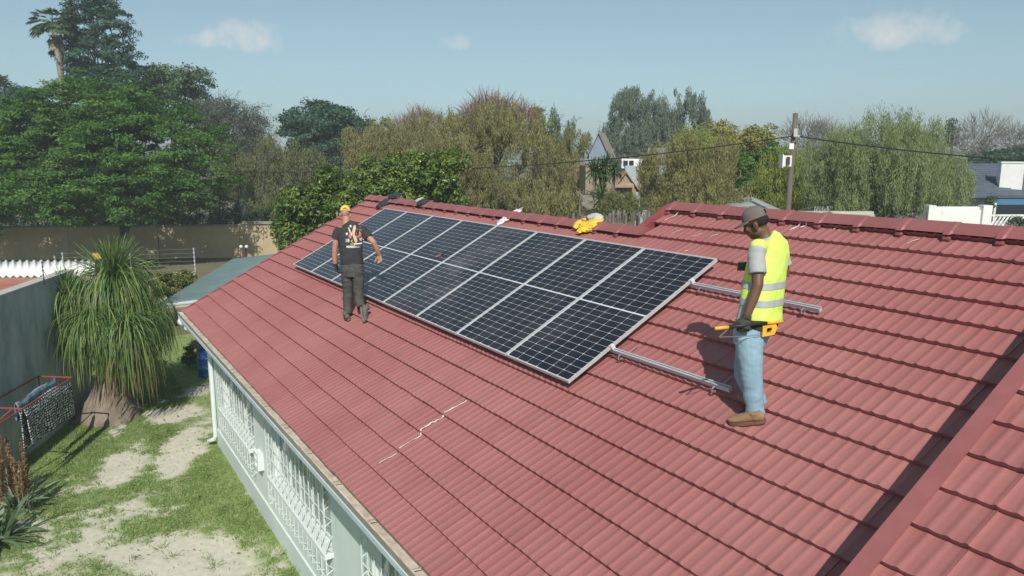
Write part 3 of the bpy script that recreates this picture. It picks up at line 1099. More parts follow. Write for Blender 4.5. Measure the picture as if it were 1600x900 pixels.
def cap_mesh(name, c, ax, opening=True):
    """cap crown as a shell with an arched opening at the back, strap and visor"""
    r, f, u = ax
    P = lambda x, y, z: Vector(c + r * x + f * y + u * z)
    bm = bmesh.new()
    nu, nv = 40, 14
    grid = []
    for j in range(nv + 1):
        ph = (j / nv) * math.pi / 2 * 1.04
        row = []
        for i in range(nu):
            th = 2 * math.pi * i / nu
            q = (0.083 * math.cos(ph) ** 0.8 * math.cos(th), -0.008 + 0.104 * math.cos(ph) ** 0.8 * math.sin(th), 0.012 + 0.098 * math.sin(ph) if j < nv else 0.110)
            row.append(q)
        grid.append(row)
    V = [[bm.verts.new(P(*q)) for q in row] for row in grid[:-1]]
    topv = bm.verts.new(P(0, -0.008, 0.111))
    for j in range(nv - 1):
        for i in range(nu):
            th = 2 * math.pi * (i + 0.5) / nu
            back = abs(((th - 1.5 * math.pi) + math.pi) % (2 * math.pi) - math.pi)
            if opening and 1 <= j <= 3 and back < 0.42 * math.sqrt(max(0, 1 - ((j - 0.5) / 3.2) ** 2)):
                continue
            bm.faces.new((V[j][i], V[j][(i + 1) % nu], V[j + 1][(i + 1) % nu], V[j + 1][i]))
    for i in range(nu):
        bm.faces.new((V[-1][i], V[-1][(i + 1) % nu], topv))
    # visor
    n = 14
    inn, out, out2, inn2 = [], [], [], []
    for i in range(n + 1):
        th = math.pi * (0.10 + 0.80 * i / n)
        s = math.sin(math.pi * i / n) ** 0.6
        x0, y0 = 0.085 * math.cos(th), -0.008 + 0.104 * math.sin(th)
        x1, y1 = 0.092 * math.cos(th), -0.008 + 0.108 * math.sin(th) + 0.072 * s
        zz = 0.016
        inn.append(bm.verts.new(P(x0, y0, zz)))
        out.append(bm.verts.new(P(x1, y1, zz - 0.018 * s - 0.012 * (abs(math.cos(th)) ** 2))))
        inn2.append(bm.verts.new(P(x0, y0, zz - 0.004)))
        out2.append(bm.verts.new(P(x1, y1, zz - 0.022 * s - 0.004 - 0.012 * (abs(math.cos(th)) ** 2))))
    for i in range(n):
        bm.faces.new((inn[i], inn[i + 1], out[i + 1], out[i]))
        bm.faces.new((inn2[i], out2[i], out2[i + 1], inn2[i + 1]))
        bm.faces.new((out[i], out[i + 1], out2[i + 1], out2[i]))
    bmesh.ops.create_uvsphere(bm, u_segments=8, v_segments=6, radius=0.007, matrix=Matrix.Translation(P(0, -0.008, 0.112)))
    me = bpy.data.meshes.new(name)
    bmesh.ops.recalc_face_normals(bm, faces=bm.faces)
    bm.to_mesh(me)
    bm.free()
    return me

def shoe(name, ankle, toe_dir, up, m_up, m_sole, parent, L=0.285, high=0.10):
    """ankle is the point on the sole under the ankle joint"""
    f = unit(toe_dir)
    u = unit(np.asarray(up) - f * (np.asarray(up) @ f))
    s = np.cross(f, u)
    heel = ankle - f * 0.075
    bm = bmesh.new()
    pts, rad = [], []
    for x, w, h in ((0.0, 0.026, 0.027), (0.02, 0.034, 0.034), (0.07, 0.037, 0.040), (0.12, 0.038, 0.037), (0.17, 0.042, 0.030), (0.215, 0.044, 0.024), (0.25, 0.040, 0.021), (0.275, 0.030, 0.018), (0.285, 0.015, 0.011)):
        pts.append(heel + f * x + u * (0.020 + h))
        rad.append((w, h))
    tube_e(bm, pts, rad, s, 18, 2.5)
    tube_e(bm, [ankle + u * 0.04 - f * 0.01, ankle + u * 0.09 - f * 0.012, ankle + u * (0.03 + high) - f * 0.012], [(0.042, 0.052), (0.041, 0.048), (0.043, 0.050)], s, 16)
    o = obj(name, fuse(name, bm, 0.006, 3), m_up, parent, True)
    bm = bmesh.new()
    nn = 30
    lo, hi = [], []
    for k in range(nn):
        th = 2 * math.pi * k / nn
        x = 0.1425 + 0.150 * math.cos(th)
        w = (0.046 + 0.008 * math.cos(th)) * math.sin(th)
        w = math.copysign(abs(w) ** 0.8 * 0.052 ** 0.2, w)
        arch = 0.008 * math.exp(-((x - 0.10) / 0.03) ** 2)
        lo.append(bm.verts.new(Vector(heel + f * x + s * w + u * arch)))
        hi.append(bm.verts.new(Vector(heel + f * x + s * w * 0.97 + u * 0.027)))
    bm.faces.new(lo[::-1])
    bm.faces.new(hi)
    for k in range(nn):
        bm.faces.new((lo[k], lo[(k + 1) % nn], hi[(k + 1) % nn], hi[k]))
    obj('sole', bm, m_sole, o)
    return o

M_SKIN_L = mat('tanned_skin', (0.40, 0.195, 0.125), (0.46, 0.24, 0.16), 9, 0.55, 0.05, 120)
M_SKIN_R = mat('brown_skin', (0.125, 0.062, 0.035), (0.16, 0.082, 0.048), 9, 0.5, 0.05, 120)
M_TEE_B = mat('black_tee', (0.028, 0.028, 0.030), (0.040, 0.040, 0.042), 7, 0.9, 0.2, 300)
M_JEAN_B = mat('grey_black_jeans', (0.045, 0.042, 0.040), (0.085, 0.08, 0.075), 6, 0.9, 0.4, 260)
M_JEAN_L = mat('light_blue_jeans', (0.215, 0.345, 0.435), (0.29, 0.43, 0.515), 5, 0.9, 0.4, 260)
M_TEE_G = mat('grey_tee', (0.34, 0.35, 0.34), (0.39, 0.40, 0.39), 7, 0.9, 0.2, 300)
M_VEST = mat('hi_vis_lime', (0.60, 0.82, 0.13), (0.64, 0.85, 0.17), 4, 0.7, 0.2, 40)
M_BAND = mat('reflective_tape', (0.36, 0.40, 0.39), (0.42, 0.45, 0.44), 40, 0.35, spec=0.6)
M_OLIVE = mat('dark_olive', (0.022, 0.03, 0.018), (0.035, 0.045, 0.028), 12, 0.9)
M_CAP_Y = mat('yellow_cap', (0.74, 0.50, 0.12), (0.80, 0.57, 0.18), 14, 0.8, 0.2, 200)
M_CAP_G = mat('taupe_cap', (0.135, 0.11, 0.10), (0.165, 0.135, 0.125), 14, 0.85, 0.2, 200)
M_GLOVE_B = mat('black_glove', (0.016, 0.016, 0.017), (0.03, 0.03, 0.03), 30, 0.8)
M_GLOVE_O = mat('olive_glove', (0.032, 0.034, 0.022), (0.055, 0.055, 0.04), 30, 0.8)
M_BOOT_G = mat('grey_work_shoe', (0.085, 0.08, 0.068), (0.14, 0.13, 0.11), 14, 0.85)
M_SOLE_G = mat('grey_sole', (0.13, 0.115, 0.095), (0.20, 0.18, 0.15), 14, 0.85)
M_BOOT_T = mat('tan_suede', (0.25, 0.155, 0.085), (0.31, 0.20, 0.115), 12, 0.85, 0.1)
M_SOLE_T = mat('brown_sole', (0.13, 0.06, 0.035), (0.2, 0.10, 0.06), 12, 0.7)
M_HAIR = mat('short_black_hair', (0.010, 0.009, 0.008), (0.02, 0.017, 0.015), 60, 0.9)
M_HACK_Y = mat('yellow_paint', (0.72, 0.40, 0.03), (0.78, 0.46, 0.05), 10, 0.4)
M_PINK = mat('pink_plastic', (0.55, 0.30, 0.24), None, rough=0.5)

# ---------------------------------------------------------------- the man in the black T-shirt
DL = 11.26
def L(px, py, dd=0.0):
    return atd(px, py, DL + dd)
footL = onroof(544, 498, -0.105)
manL = thing('person', 'man in yellow cap and black printed T-shirt walking beside the solar panels', 'person', footL)
axL = frame_of(math.radians(4))
rL, fL, uL = axL
hdL = frame_of(math.radians(10), math.radians(16), math.radians(-3))
headL = L(539.5, 335, 0.03)
def bodyL(bm):
    tube_e(bm, [L(541.5, 352, 0), L(541, 344, 0.005), L(540, 337, 0.02)], [(0.066, 0.066), (0.060, 0.062), (0.058, 0.062)], rL)
    head_shape(bm, headL, hdL)
    tube_e(bm, [L(551, 424), L(550, 412), L(549, 398), L(547.5, 384), L(547, 370), L(547.2, 360), L(544, 352), L(542, 348)],
           [(0.145, 0.105), (0.155, 0.11), (0.152, 0.108), (0.165, 0.115), (0.180, 0.115), (0.185, 0.095), (0.11, 0.075), (0.06, 0.06)], rL)
    for pts, rad in (([L(529, 360), L(526, 372, .01), L(523.5, 388, .02), L(523, 401, .05), L(523.8, 414, .08)], [(0.052, 0.056), (0.048, 0.052), (0.041, 0.043), (0.040, 0.042), (0.029, 0.031)]),
                     ([L(566, 361), L(573, 368, -.01), L(583.5, 378, -.03), L(588.5, 388, .02), L(592, 397.5, .07)], [(0.052, 0.055), (0.050, 0.052), (0.042, 0.043), (0.041, 0.041), (0.029, 0.031)])):
        tube_e(bm, pts, rad, fL)
    for hip, knee, ank in ((L(542.5, 424), L(543.5, 459, .06), L(543, 490, .03)), (L(559.5, 424), L(560, 457, -.05), L(564.5, 480, -.22))):
        tube_e(bm, [hip, (hip + knee) / 2, knee, knee * 0.6 + ank * 0.4, ank], [0.082, 0.072, 0.052, 0.052, 0.036], rL)
bm = bmesh.new()
bodyL(bm)
hand(bm, L(592.3, 398.5, .075), L(595, 412, .10) - L(592.3, 398.5, .075), rL * -0.3 - fL * 0.9, -rL * 1.0, 0.75, 0.98, 1)
obj('body', fuse('body', bm, 0.0065, 3), M_SKIN_L, manL, True)
bm = bmesh.new()
hand(bm, L(523.9, 414.5, .08), L(527.5, 427, .10) - L(523.9, 414.5, .08), rL * 0.95, fL, 0.65, 1.08, 1)
tube_e(bm, [L(523.7, 411.5, .075), L(524.1, 417, .085)], [(0.036, 0.038), (0.034, 0.034)], fL)
obj('glove', fuse('glove', bm, 0.006, 3), M_GLOVE_B, manL, True)
bm = bmesh.new()
tube_e(bm, [L(550.5, 413.5), L(550, 408), L(549, 397), L(547.8, 384), L(547.2, 371), L(547.4, 361), L(545, 352.5), L(542, 348.5)],
       [(0.176, 0.132), (0.176, 0.132), (0.172, 0.128), (0.182, 0.132), (0.196, 0.132), (0.200, 0.110), (0.130, 0.088), (0.072, 0.070)], rL, 24, 2.3)
tube_e(bm, [L(532, 358.5), L(527.5, 364, .0), L(525.5, 373, .01)], [(0.070, 0.078), (0.072, 0.078), (0.074, 0.076)], fL)
tube_e(bm, [L(563, 358.5), L(570, 364, -.0), L(576.5, 371.5, -.015)], [(0.070, 0.078), (0.072, 0.076), (0.072, 0.074)], fL)
tee = obj('t_shirt', fuse('t_shirt', bm, 0.0075, 3, wrinkle=(0.006, 9, 1.3)), M_TEE_B, manL, True)
bm = bmesh.new()
tube_e(bm, [L(550, 405.5), L(550.5, 414), L(551, 424), L(551, 433)], [(0.166, 0.125), (0.170, 0.128), (0.172, 0.135), (0.155, 0.12)], rL, 22, 2.3)
for hip, knee, ank, bend in ((L(542.5, 426), L(543.8, 459, .06), L(543.2, 490, .03), 0.02), (L(560, 426), L(560.2, 457, -.05), L(564.5, 481, -.21), -0.02)):
    k2 = knee * 0.5 + ank * 0.5
    tube_e(bm, [hip, (hip * 0.55 + knee * 0.45), knee, k2 - fL * 0.012, ank * 0.85 + knee * 0.15, ank], [(0.094, 0.108), (0.088, 0.098), (0.074, 0.078), (0.072, 0.076), (0.064, 0.066), (0.066, 0.068)], rL, 18)
ball(bm, L(544, 427, -0.075), (0.075, 0.06, 0.085), axL)
ball(bm, L(558.5, 427, -0.075), (0.075, 0.06, 0.085), axL)
obj('jeans', fuse('jeans', bm, 0.0075, 3, wrinkle=(0.008, 9, 2.4)), M_JEAN_B, manL, True)
fdir = unit(fL - RN * (fL @ RN))
shoe('shoe', footL + fdir * 0.0, unit(fdir * 0.95 - rL * 0.25), RN, M_BOOT_G, M_SOLE_G, manL)
toe = onroof(568.5, 499.5, -0.105)
heelup = L(565, 481, -0.20)
sd = unit(toe + RN * 0.0 - heelup)
shoe('shoe', heelup + sd * 0.06 - fL * 0.035, sd, fL * 0.55 + UP * 0.6, M_BOOT_G, M_SOLE_G, manL)
cap = obj('cap', cap_mesh('cap', headL + hdL[2] * 0.030, hdL), M_CAP_Y, manL, True)
# printed back of the shirt: stars, wings, figure, numerals and a line of lettering
from mathutils.bvhtree import BVHTree
def bvh_of(o):
    me = o.data
    off = o.matrix_world.translation if False else Vector((0, 0, 0))
    return BVHTree.FromPolygons([v.co.copy() for v in me.vertices], [tuple(p.vertices) for p in me.polygons])
TBV = bvh_of(tee)
def print_on(name, polys, m, lift=0.003):
    """flat polygons in the plane of the back (x right, z up, metres from the print's centre), laid on the cloth"""
    bm = bmesh.new()
    o0 = L(548, 376.5, -0.5) - rL * 0.012
    for poly in polys:
        vs = []
        for x, z in poly:
            p = o0 + rL * x * 0.88 + UP * z * 0.95
            hit, nn, ix, d = TBV.ray_cast(Vector(p), Vector(fL), 2.0)
            q = Vector(p) + Vector(fL) * (d - lift) if hit else Vector(p) + Vector(fL) * 0.36
            vs.append(bm.verts.new(q))
        try:
            bm.faces.new(vs)
        except ValueError:
            pass
    bmesh.ops.triangulate(bm, faces=bm.faces)
    return obj(name, bm, m, tee)
def text_polys(s, size, cx, cz, wid=None):
    cu = bpy.data.curves.new('lettering', 'FONT')
    cu.body = s
    cu.size = size
    cu.align_x = 'CENTER'
    cu.align_y = 'CENTER'
    cu.offset = size * 0.022
    cu.resolution_u = 2
    tmp = bpy.data.objects.new('lettering', cu)
    COL.objects.link(tmp)
    dg = bpy.context.evaluated_depsgraph_get()
    me = bpy.data.meshes.new_from_object(tmp.evaluated_get(dg))
    bpy.data.objects.remove(tmp)
    co = np.array([v.co[:2] for v in me.vertices])
    w = co[:, 0].max() - co[:, 0].min()
    k = (wid / w) if wid else 1.0
    return [[(cx + co[i][0] * k, cz + co[i][1]) for i in p.vertices] for p in me.polygons]
def star(cx, cz, r):
    return [(cx + rr * math.sin(a), cz + rr * math.cos(a)) for a, rr in ((math.pi * k / 5, r if k % 2 == 0 else r * 0.45) for k in range(10))]
M_PW = mat('white_print', (0.72, 0.70, 0.66), None, rough=0.8)
M_PR = mat('red_print', (0.50, 0.11, 0.11), (0.60, 0.20, 0.18), 40, 0.8)
M_PT = mat('tan_print', (0.52, 0.36, 0.22), (0.62, 0.47, 0.32), 60, 0.8)
M_PY = mat('ochre_print', (0.50, 0.38, 0.10), None, rough=0.8)
print_on('numeral', text_polys('18', 0.075, -0.108, -0.040, 0.062), M_PW)
print_on('numeral', text_polys('95', 0.075, 0.118, -0.030, 0.050), M_PW)
print_on('lettering', text_polys('MEMBER LTD.', 0.050, 0.004, -0.138, 0.255), M_PW)['kind'] = 'stuff'
print_on('print_bar', [[(0.0, -0.104), (0.135, -0.094), (0.135, -0.074), (0.0, -0.084)]], M_PW)
print_on('star', [star(-0.055, 0.185, 0.027), star(-0.115, 0.068, 0.027), star(0.115, 0.120, 0.024)], M_PW, 0.0035)
print_on('wing', [[(0.045, 0.02), (0.075, 0.0), (0.125, 0.01), (0.128, 0.06), (0.10, 0.10), (0.135, 0.185), (0.085, 0.18), (0.055, 0.14), (0.038, 0.08)],
                  [(-0.04, -0.01), (-0.075, 0.005), (-0.09, 0.035), (-0.07, 0.06), (-0.035, 0.05)]], M_PR)
print_on('figure_print', [[(-0.025, 0.10), (-0.01, 0.18), (0.005, 0.20), (0.03, 0.195), (0.035, 0.15), (0.02, 0.09), (0.015, 0.05), (0.045, 0.02), (0.062, -0.04), (0.05, -0.072), (0.02, -0.075), (0.01, -0.04), (-0.012, 0.02)],
                          [(-0.02, 0.07), (-0.045, 0.10), (-0.075, 0.16), (-0.105, 0.17), (-0.075, 0.10), (-0.055, 0.055), (-0.03, 0.03)]], M_PT, 0.004)
print_on('tail_print', [[(-0.052, -0.045), (-0.02, -0.02), (-0.015, -0.034), (-0.03, -0.047), (-0.005, -0.085), (-0.03, -0.108), (-0.062, -0.10), (-0.055, -0.088), (-0.03, -0.09), (-0.022, -0.082)]], M_PY, 0.0045)

# pockets and belt line of the dark jeans
JBV = bvh_of([o for o in manL.children if o.name.startswith('jeans')][0])
def patch_on(name, bv, o0, right, fwd, polys, m, par, lift=0.004):
    bm = bmesh.new()
    for poly in polys:
        vs = []
        for x, z in poly:
            p = o0 + right * x + UP * z - fwd * 0.6
            hit, nn, ix, d = bv.ray_cast(Vector(p), Vector(fwd), 2.0)
            vs.append(bm.verts.new(Vector(p) + Vector(fwd) * ((d - lift) if hit else 0.5)))
        bm.faces.new(vs)
    return obj(name, bm, m, par)
M_JPOCK = mat('worn_pocket', (0.075, 0.070, 0.065), (0.11, 0.105, 0.095), 14, 0.9, 0.3, 200)
jeansL = [o for o in manL.children if o.name.startswith('jeans')][0]
for sx in (-1, 1):
    c_ = 0.078 * sx
    patch_on('back_pocket', JBV, L(551, 425), rL, fL, [[(c_ - 0.055, 0.055), (c_ + 0.055, 0.05), (c_ + 0.05, -0.05), (c_, -0.075), (c_ - 0.05, -0.05)]], M_JPOCK, jeansL)

# ---------------------------------------------------------------- the man in the lime vest
DR = 5.81
def Rr(px, py, dd=0.0):
    return atd(px, py, DR + dd)
footR = onroof(1181, 660, -0.112)
manR = thing('person', 'man in lime hi-vis vest and grey cap standing by the bare rails', 'person', footR)
axR = frame_of(math.radians(42))
rR, fR, uR = axR
axH = frame_of(math.radians(50))
hdR = frame_of(math.radians(58), math.radians(24), math.radians(4))
headR = Rr(1181, 349, 0.0)
DRD = -0.0
bm = bmesh.new()
tube_e(bm, [Rr(1197, 376, .01), Rr(1192, 366, .01), Rr(1186, 355, .005)], [(0.066, 0.070), (0.060, 0.063), (0.058, 0.062)], rR)
head_shape(bm, headR, hdR)
tube_e(bm, [Rr(1172, 520), Rr(1179, 500), Rr(1187, 470), Rr(1194, 440), Rr(1199, 410), Rr(1202, 390), Rr(1200, 378), Rr(1197, 370)],
       [(0.140, 0.105), (0.150, 0.11), (0.148, 0.108), (0.160, 0.112), (0.170, 0.112), (0.165, 0.09), (0.10, 0.07), (0.06, 0.06)], rR)
SLp, ELp, WLp = Rr(1184, 396, -.145), Rr(1184, 446, -.20), Rr(1167, 494, -.18)
tube_e(bm, [SLp, SLp * .5 + ELp * .5 + FV * 0, ELp, ELp * .55 + WLp * .45, WLp], [(0.056, 0.054), (0.050, 0.048), (0.042, 0.041), (0.042, 0.039), (0.029, 0.031)], fR)
SRp, ERp, WRp = Rr(1219, 390, .13), Rr(1227, 428, .15), Rr(1192, 424, .27)
tube_e(bm, [SRp, SRp * .5 + ERp * .5, ERp, ERp * .55 + WRp * .45, WRp], [(0.056, 0.054), (0.050, 0.048), (0.042, 0.041), (0.042, 0.039), (0.029, 0.031)], fR)
hand(bm, WRp, Rr(1168, 420, .30) - WRp, fR * 0.7 + UP * 0.5, UP, 0.9, 1.0, 1)
LH, LK, LA = Rr(1170, 526, -.07), Rr(1174, 588, -.06), Rr(1180, 645, -.02)
footRR = onroof(1181, 641, -0.112)
RH, RK, RA = Rr(1173, 526, .08), Rr(1163, 586, .16), footRR + UP * 0.09
for hip, knee, ank in ((LH, LK, LA), (RH, RK, RA)):
    tube_e(bm, [hip, (hip + knee) / 2, knee, knee * 0.6 + ank * 0.4, ank], [0.080, 0.072, 0.052, 0.052, 0.036], rR)
obj('body', fuse('body', bm, 0.0065, 3), M_SKIN_R, manR, True)
# gloved left hand closed round the saw frame
sawdir = unit(Rr(1222, 502.5, -.14) - Rr(1117, 514, -.27))
bm = bmesh.new()
gn = unit(fR * 0.2 + RV * 0.35 + FV * 0.9)
hand(bm, WLp - UP * 0.005, unit(Rr(1163, 511, -.20) - WLp) , gn, -sawdir, 1.35, 1.12, 1)
tube_e(bm, [Rr(1167.5, 492.5, -.18), Rr(1165.5, 499, -.185)], [(0.036, 0.038), (0.040, 0.036)], fR)
obj('glove', fuse('glove', bm, 0.006, 3), M_GLOVE_O, manR, True)
# grey T-shirt (sleeves show), dark olive ring below the vest
bm = bmesh.new()
tube_e(bm, [Rr(1176, 508), Rr(1187, 470), Rr(1194, 440), Rr(1199, 410), Rr(1202, 390), Rr(1200, 379), Rr(1197, 371)],
       [(0.158, 0.125), (0.160, 0.122), (0.172, 0.124), (0.182, 0.124), (0.178, 0.105), (0.118, 0.085), (0.074, 0.074)], rR, 22, 2.3)
tube_e(bm, [Rr(1187, 384, -.11), Rr(1182, 398, -.152), Rr(1183.5, 428, -.185)], [(0.064, 0.062), (0.069, 0.066), (0.071, 0.067)], fR)
tube_e(bm, [Rr(1215, 390, .10), Rr(1221, 400, .14), Rr(1227, 416, .15)], [(0.054, 0.052), (0.058, 0.056), (0.060, 0.056)], fR)
ball(bm, Rr(1183, 393, -.148), (0.070, 0.068, 0.070), axR)
obj('t_shirt', fuse('t_shirt', bm, 0.0075, 3, wrinkle=(0.005, 9, 1.2)), M_TEE_G, manR, True)
bm = bmesh.new()
tube_e(bm, [Rr(1181, 517, .0), Rr(1184, 506, .0), Rr(1186, 494, .0)], [(0.168, 0.132), (0.178, 0.136), (0.176, 0.134)], rR, 22, 2.3)
obj('dark_waist_ring', fuse('dark_waist_ring', bm, 0.0075, 3, wrinkle=(0.008, 12, 1.2)), M_OLIVE, manR, True)
# vest
VR = [(Rr(1187.5, 501.5), (0.188, 0.146)), (Rr(1188, 492), (0.187, 0.146)), (Rr(1190, 468), (0.183, 0.143)), (Rr(1194, 440), (0.184, 0.138)), (Rr(1199.5, 412), (0.188, 0.134)), (Rr(1203.5, 394), (0.186, 0.122)), (Rr(1204, 382), (0.182, 0.100)), (Rr(1200, 373), (0.118, 0.088)), (Rr(1197, 369.5), (0.078, 0.076))]
bm = bmesh.new()
tube_e(bm, [p for p, _ in VR], [r for _, r in VR], rR, 28, 2.5)
ball(bm, Rr(1186, 385, -.125), (0.086, 0.076, 0.060), axR)
ball(bm, Rr(1218, 386, .115), (0.078, 0.070, 0.060), axR)
vest = obj('vest', fuse('vest', bm, 0.0075, 3, wrinkle=(0.009, 8, 0.8)), M_VEST, manR, True)
VBV = bvh_of(vest)
def band(z0, z1, tilt):
    bm = bmesh.new()
    c = np.array([p for p, _ in VR])
    lo, hi = [], []
    nn = 72
    for k in range(nn):
        th = 2 * math.pi * k / nn
        d = math.cos(th) * rR + math.sin(th) * fR
        for zz, arr in ((z0, lo), (z1, hi)):
            py = zz
            # centre line at this height
            cy = np.array([proj(q)[1] for q in c])
            j = int(np.argmin(abs(cy - py)))
            cc = Rr(np.interp(-py, -cy, [proj(q)[0] for q in c]), py)
            hit = VBV.ray_cast(Vector(cc + d * 0.6), Vector(-d), 0.6)
            q = np.array(hit[0]) + d * 0.005 if hit[0] else cc + d * 0.16
            arr.append(bm.verts.new(Vector(q)))
    for k in range(nn):
        bm.faces.new((lo[k], lo[(k + 1) % nn], hi[(k + 1) % nn], hi[k]))
    o = obj('reflective_band', bm, M_BAND, vest, True)
band(447.5, 437.0, 0)
band(474.0, 463.5, 0)
# jeans
bm = bmesh.new()
tube_e(bm, [Rr(1183, 500), Rr(1178, 512), Rr(1172, 526), Rr(1170, 540)], [(0.152, 0.122), (0.156, 0.126), (0.154, 0.126), (0.140, 0.11)], rR, 22, 2.3)
for hip, knee, ank in ((LH, LK, LA), (RH, RK, RA)):
    k2 = knee * 0.5 + ank * 0.5
    tube_e(bm, [hip, (hip * 0.55 + knee * 0.45), knee, k2, ank * 0.8 + knee * 0.2, ank, ank - UP * 0.015], [(0.098, 0.112), (0.092, 0.104), (0.080, 0.086), (0.075, 0.080), (0.066, 0.071), (0.070, 0.080), (0.072, 0.082)], rR, 18)
obj('jeans', fuse('jeans', bm, 0.0075, 3, wrinkle=(0.0055, 9, 1.5)), M_JEAN_L, manR, True)
ftR = unit(frame_of(math.radians(66))[1] - RN * (frame_of(math.radians(66))[1] @ RN))
shoe('boot', footR, ftR, RN * 0.6 + UP * 0.4, M_BOOT_T, M_SOLE_T, manR, high=0.07)
f2 = unit(frame_of(math.radians(12))[1])
f2 = unit(f2 - RN * (f2 @ RN))
shoe('boot', footRR, f2, RN, M_BOOT_T, M_SOLE_T, manR, high=0.07)
# hair below the cap
bm = bmesh.new()
r_, f_, u_ = hdR
ball(bm, headR + f_ * -0.016 + u_ * 0.012, (0.0765, 0.093, 0.066), hdR, 18)
obj('hair', fuse('hair', bm, 0.006, 2), M_HAIR, manR, True)
obj('cap', cap_mesh('cap', headR + hdR[2] * 0.026 , hdR), M_CAP_G, manR, True)

# phone in the far hand, seen past his chest
bm = bmesh.new()
add_box(bm, Rr(1160.5, 416, .285), (0.085, 0.012, 0.085), np.array([RV, unit(FV + UP * 0.4), np.cross(RV, unit(FV + UP * 0.4))]), 0.004)
ph = obj('phone', bm, mat('phone_black', (0.015, 0.025, 0.03), None, rough=0.25), None)
tag(ph, 'dark phone held in front of the chest of the man in the vest', 'phone')
place_origin(ph)

# hacksaw carried at the hip
hs = thing('hacksaw', 'yellow and black hacksaw carried in the gloved hand of the man in the vest', 'hacksaw', Rr(1165, 524, -.2))
A, B = Rr(1117, 513.5, -.27), Rr(1222.5, 502.0, -.14)
PT = lambda t, dz=0.0: A + (B - A) * t - UP * dz
bm = bmesh.new()
add_tube(bm, [PT(0.19), PT(0.77)], 0.0125, 10)
obj('frame_tube', bm, M_BLACKPL, hs, True)
for t0, t1 in ((0.0, 0.195), (0.765, 1.0)):
    bm = bmesh.new()
    add_tube(bm, [PT(t0), PT(t1)], 0.0145, 10)
    obj('grip_sleeve', bm, M_HACK_Y, hs, True)
bm = bmesh.new()
add_tube(bm, [PT(0.20, 0.01), PT(0.13, 0.045), PT(0.07, 0.068), PT(0.10, 0.072)], 0.005, 6)
add_tube(bm, [PT(0.07, 0.070), PT(0.72, 0.098)], 0.0035, 5)
obj('blade', bm, M_STEEL, hs)
bm = bmesh.new()
e = unit(B - A)
q = lambda t, z: PT(t, z)
ring = [(0.70, 0.020), (0.90, 0.016), (0.925, 0.045), (0.88, 0.098), (0.70, 0.104)]
hole = [(0.765, 0.040), (0.835, 0.036), (0.84, 0.055), (0.82, 0.075), (0.76, 0.080)]
for dd in (-0.014, 0.014):
    o1 = [bm.verts.new(Vector(q(*p) + FV * dd)) for p in ring]
    i1 = [bm.verts.new(Vector(q(*p) + FV * dd)) for p in hole]
    for k in range(5):
        bm.faces.new((o1[k], o1[(k + 1) % 5], i1[(k + 1) % 5], i1[k]))
    if dd < 0:
        o0, i0 = o1, i1
for k in range(5):
    bm.faces.new((o0[k], o1[k], o1[(k + 1) % 5], o0[(k + 1) % 5]))
    bm.faces.new((i0[k], i0[(k + 1) % 5], i1[(k + 1) % 5], i1[k]))
obj('handle', bm, M_HACK_Y, hs)
# ================================================================== PLANT BUILDERS
def rand_dirs(n):
    v = RNG.normal(size=(n, 3))
    return v / np.linalg.norm(v, axis=1, keepdims=True)

def norm_rows(v):
    return v / np.maximum(np.linalg.norm(v, axis=1, keepdims=True), 1e-9)

def lobe_points(lobes, n, shell=0.62, bumpy=0.22, seed=0):
    """points spread through the outer part of a union of ellipsoids; returns points and outward directions"""
    w = np.array([(r[0] * r[1] * r[2]) ** (2 / 3) for _, r in lobes])
    w /= w.sum()
    P, O = [], []
    need = n
    while need > 0:
        k = RNG.choice(len(lobes), size=need * 2, p=w)
        d = rand_dirs(need * 2)
        C = np.array([l[0] for l in lobes])[k]
        R = np.array([l[1] for l in lobes])[k]
        wob = 1 + bumpy * np.sin(d[:, 0] * 5.1 + k * 1.7 + seed) * np.cos(d[:, 2] * 4.3 + k) + bumpy * 0.6 * RNG.normal(size=len(k)) * 0.5
        rad = (shell + (1 - shell) * RNG.random(len(k)) ** 0.55) * wob
        loc = d * R * rad[:, None]
        pts = C + loc @ CAMAX
        ok = np.ones(len(k), bool)
        for j, (c, r) in enumerate(lobes):
            q = ((pts - c) @ CAMAX.T) / r
            ok &= ~((np.linalg.norm(q, axis=1) < shell * 0.8) & (k != j))
        ok &= pts[:, 2] > G + 0.15
        pts, o = pts[ok][:need], norm_rows((d / R)[ok][:need]) @ CAMAX
        P.append(pts)
        O.append(o)
        need -= len(pts)
    return np.concatenate(P), np.concatenate(O)

def leaves_at(P, O, l, w, up=0.5, rnd=0.7, jitter=0.35, hang=0.0):
    """one diamond leaf per point"""
    n = len(P)
    nrm = norm_rows(O * 0.6 + np.array([0, 0, up]) + RNG.normal(size=(n, 3)) * rnd * 0.6)
    t = norm_rows(np.cross(nrm, rand_dirs(n)))
    if hang:
        t = norm_rows(t * (1 - hang) + np.array([0, 0, -hang]))
        nrm = norm_rows(nrm - t * np.sum(nrm * t, 1, keepdims=True))
    b = np.cross(nrm, t)
    L = (l * (1 + jitter * RNG.normal(size=n)).clip(0.4, 1.8))[:, None]
    W = (w * (1 + jitter * RNG.normal(size=n)).clip(0.4, 1.8))[:, None]
    fold = nrm * L * 0.12
    v = np.stack([P - t * L / 2, P + b * W / 2 + fold, P + t * L / 2, P - b * W / 2 + fold], 1).reshape(-1, 3)
    f = np.arange(4 * n).reshape(n, 4)
    return v, f

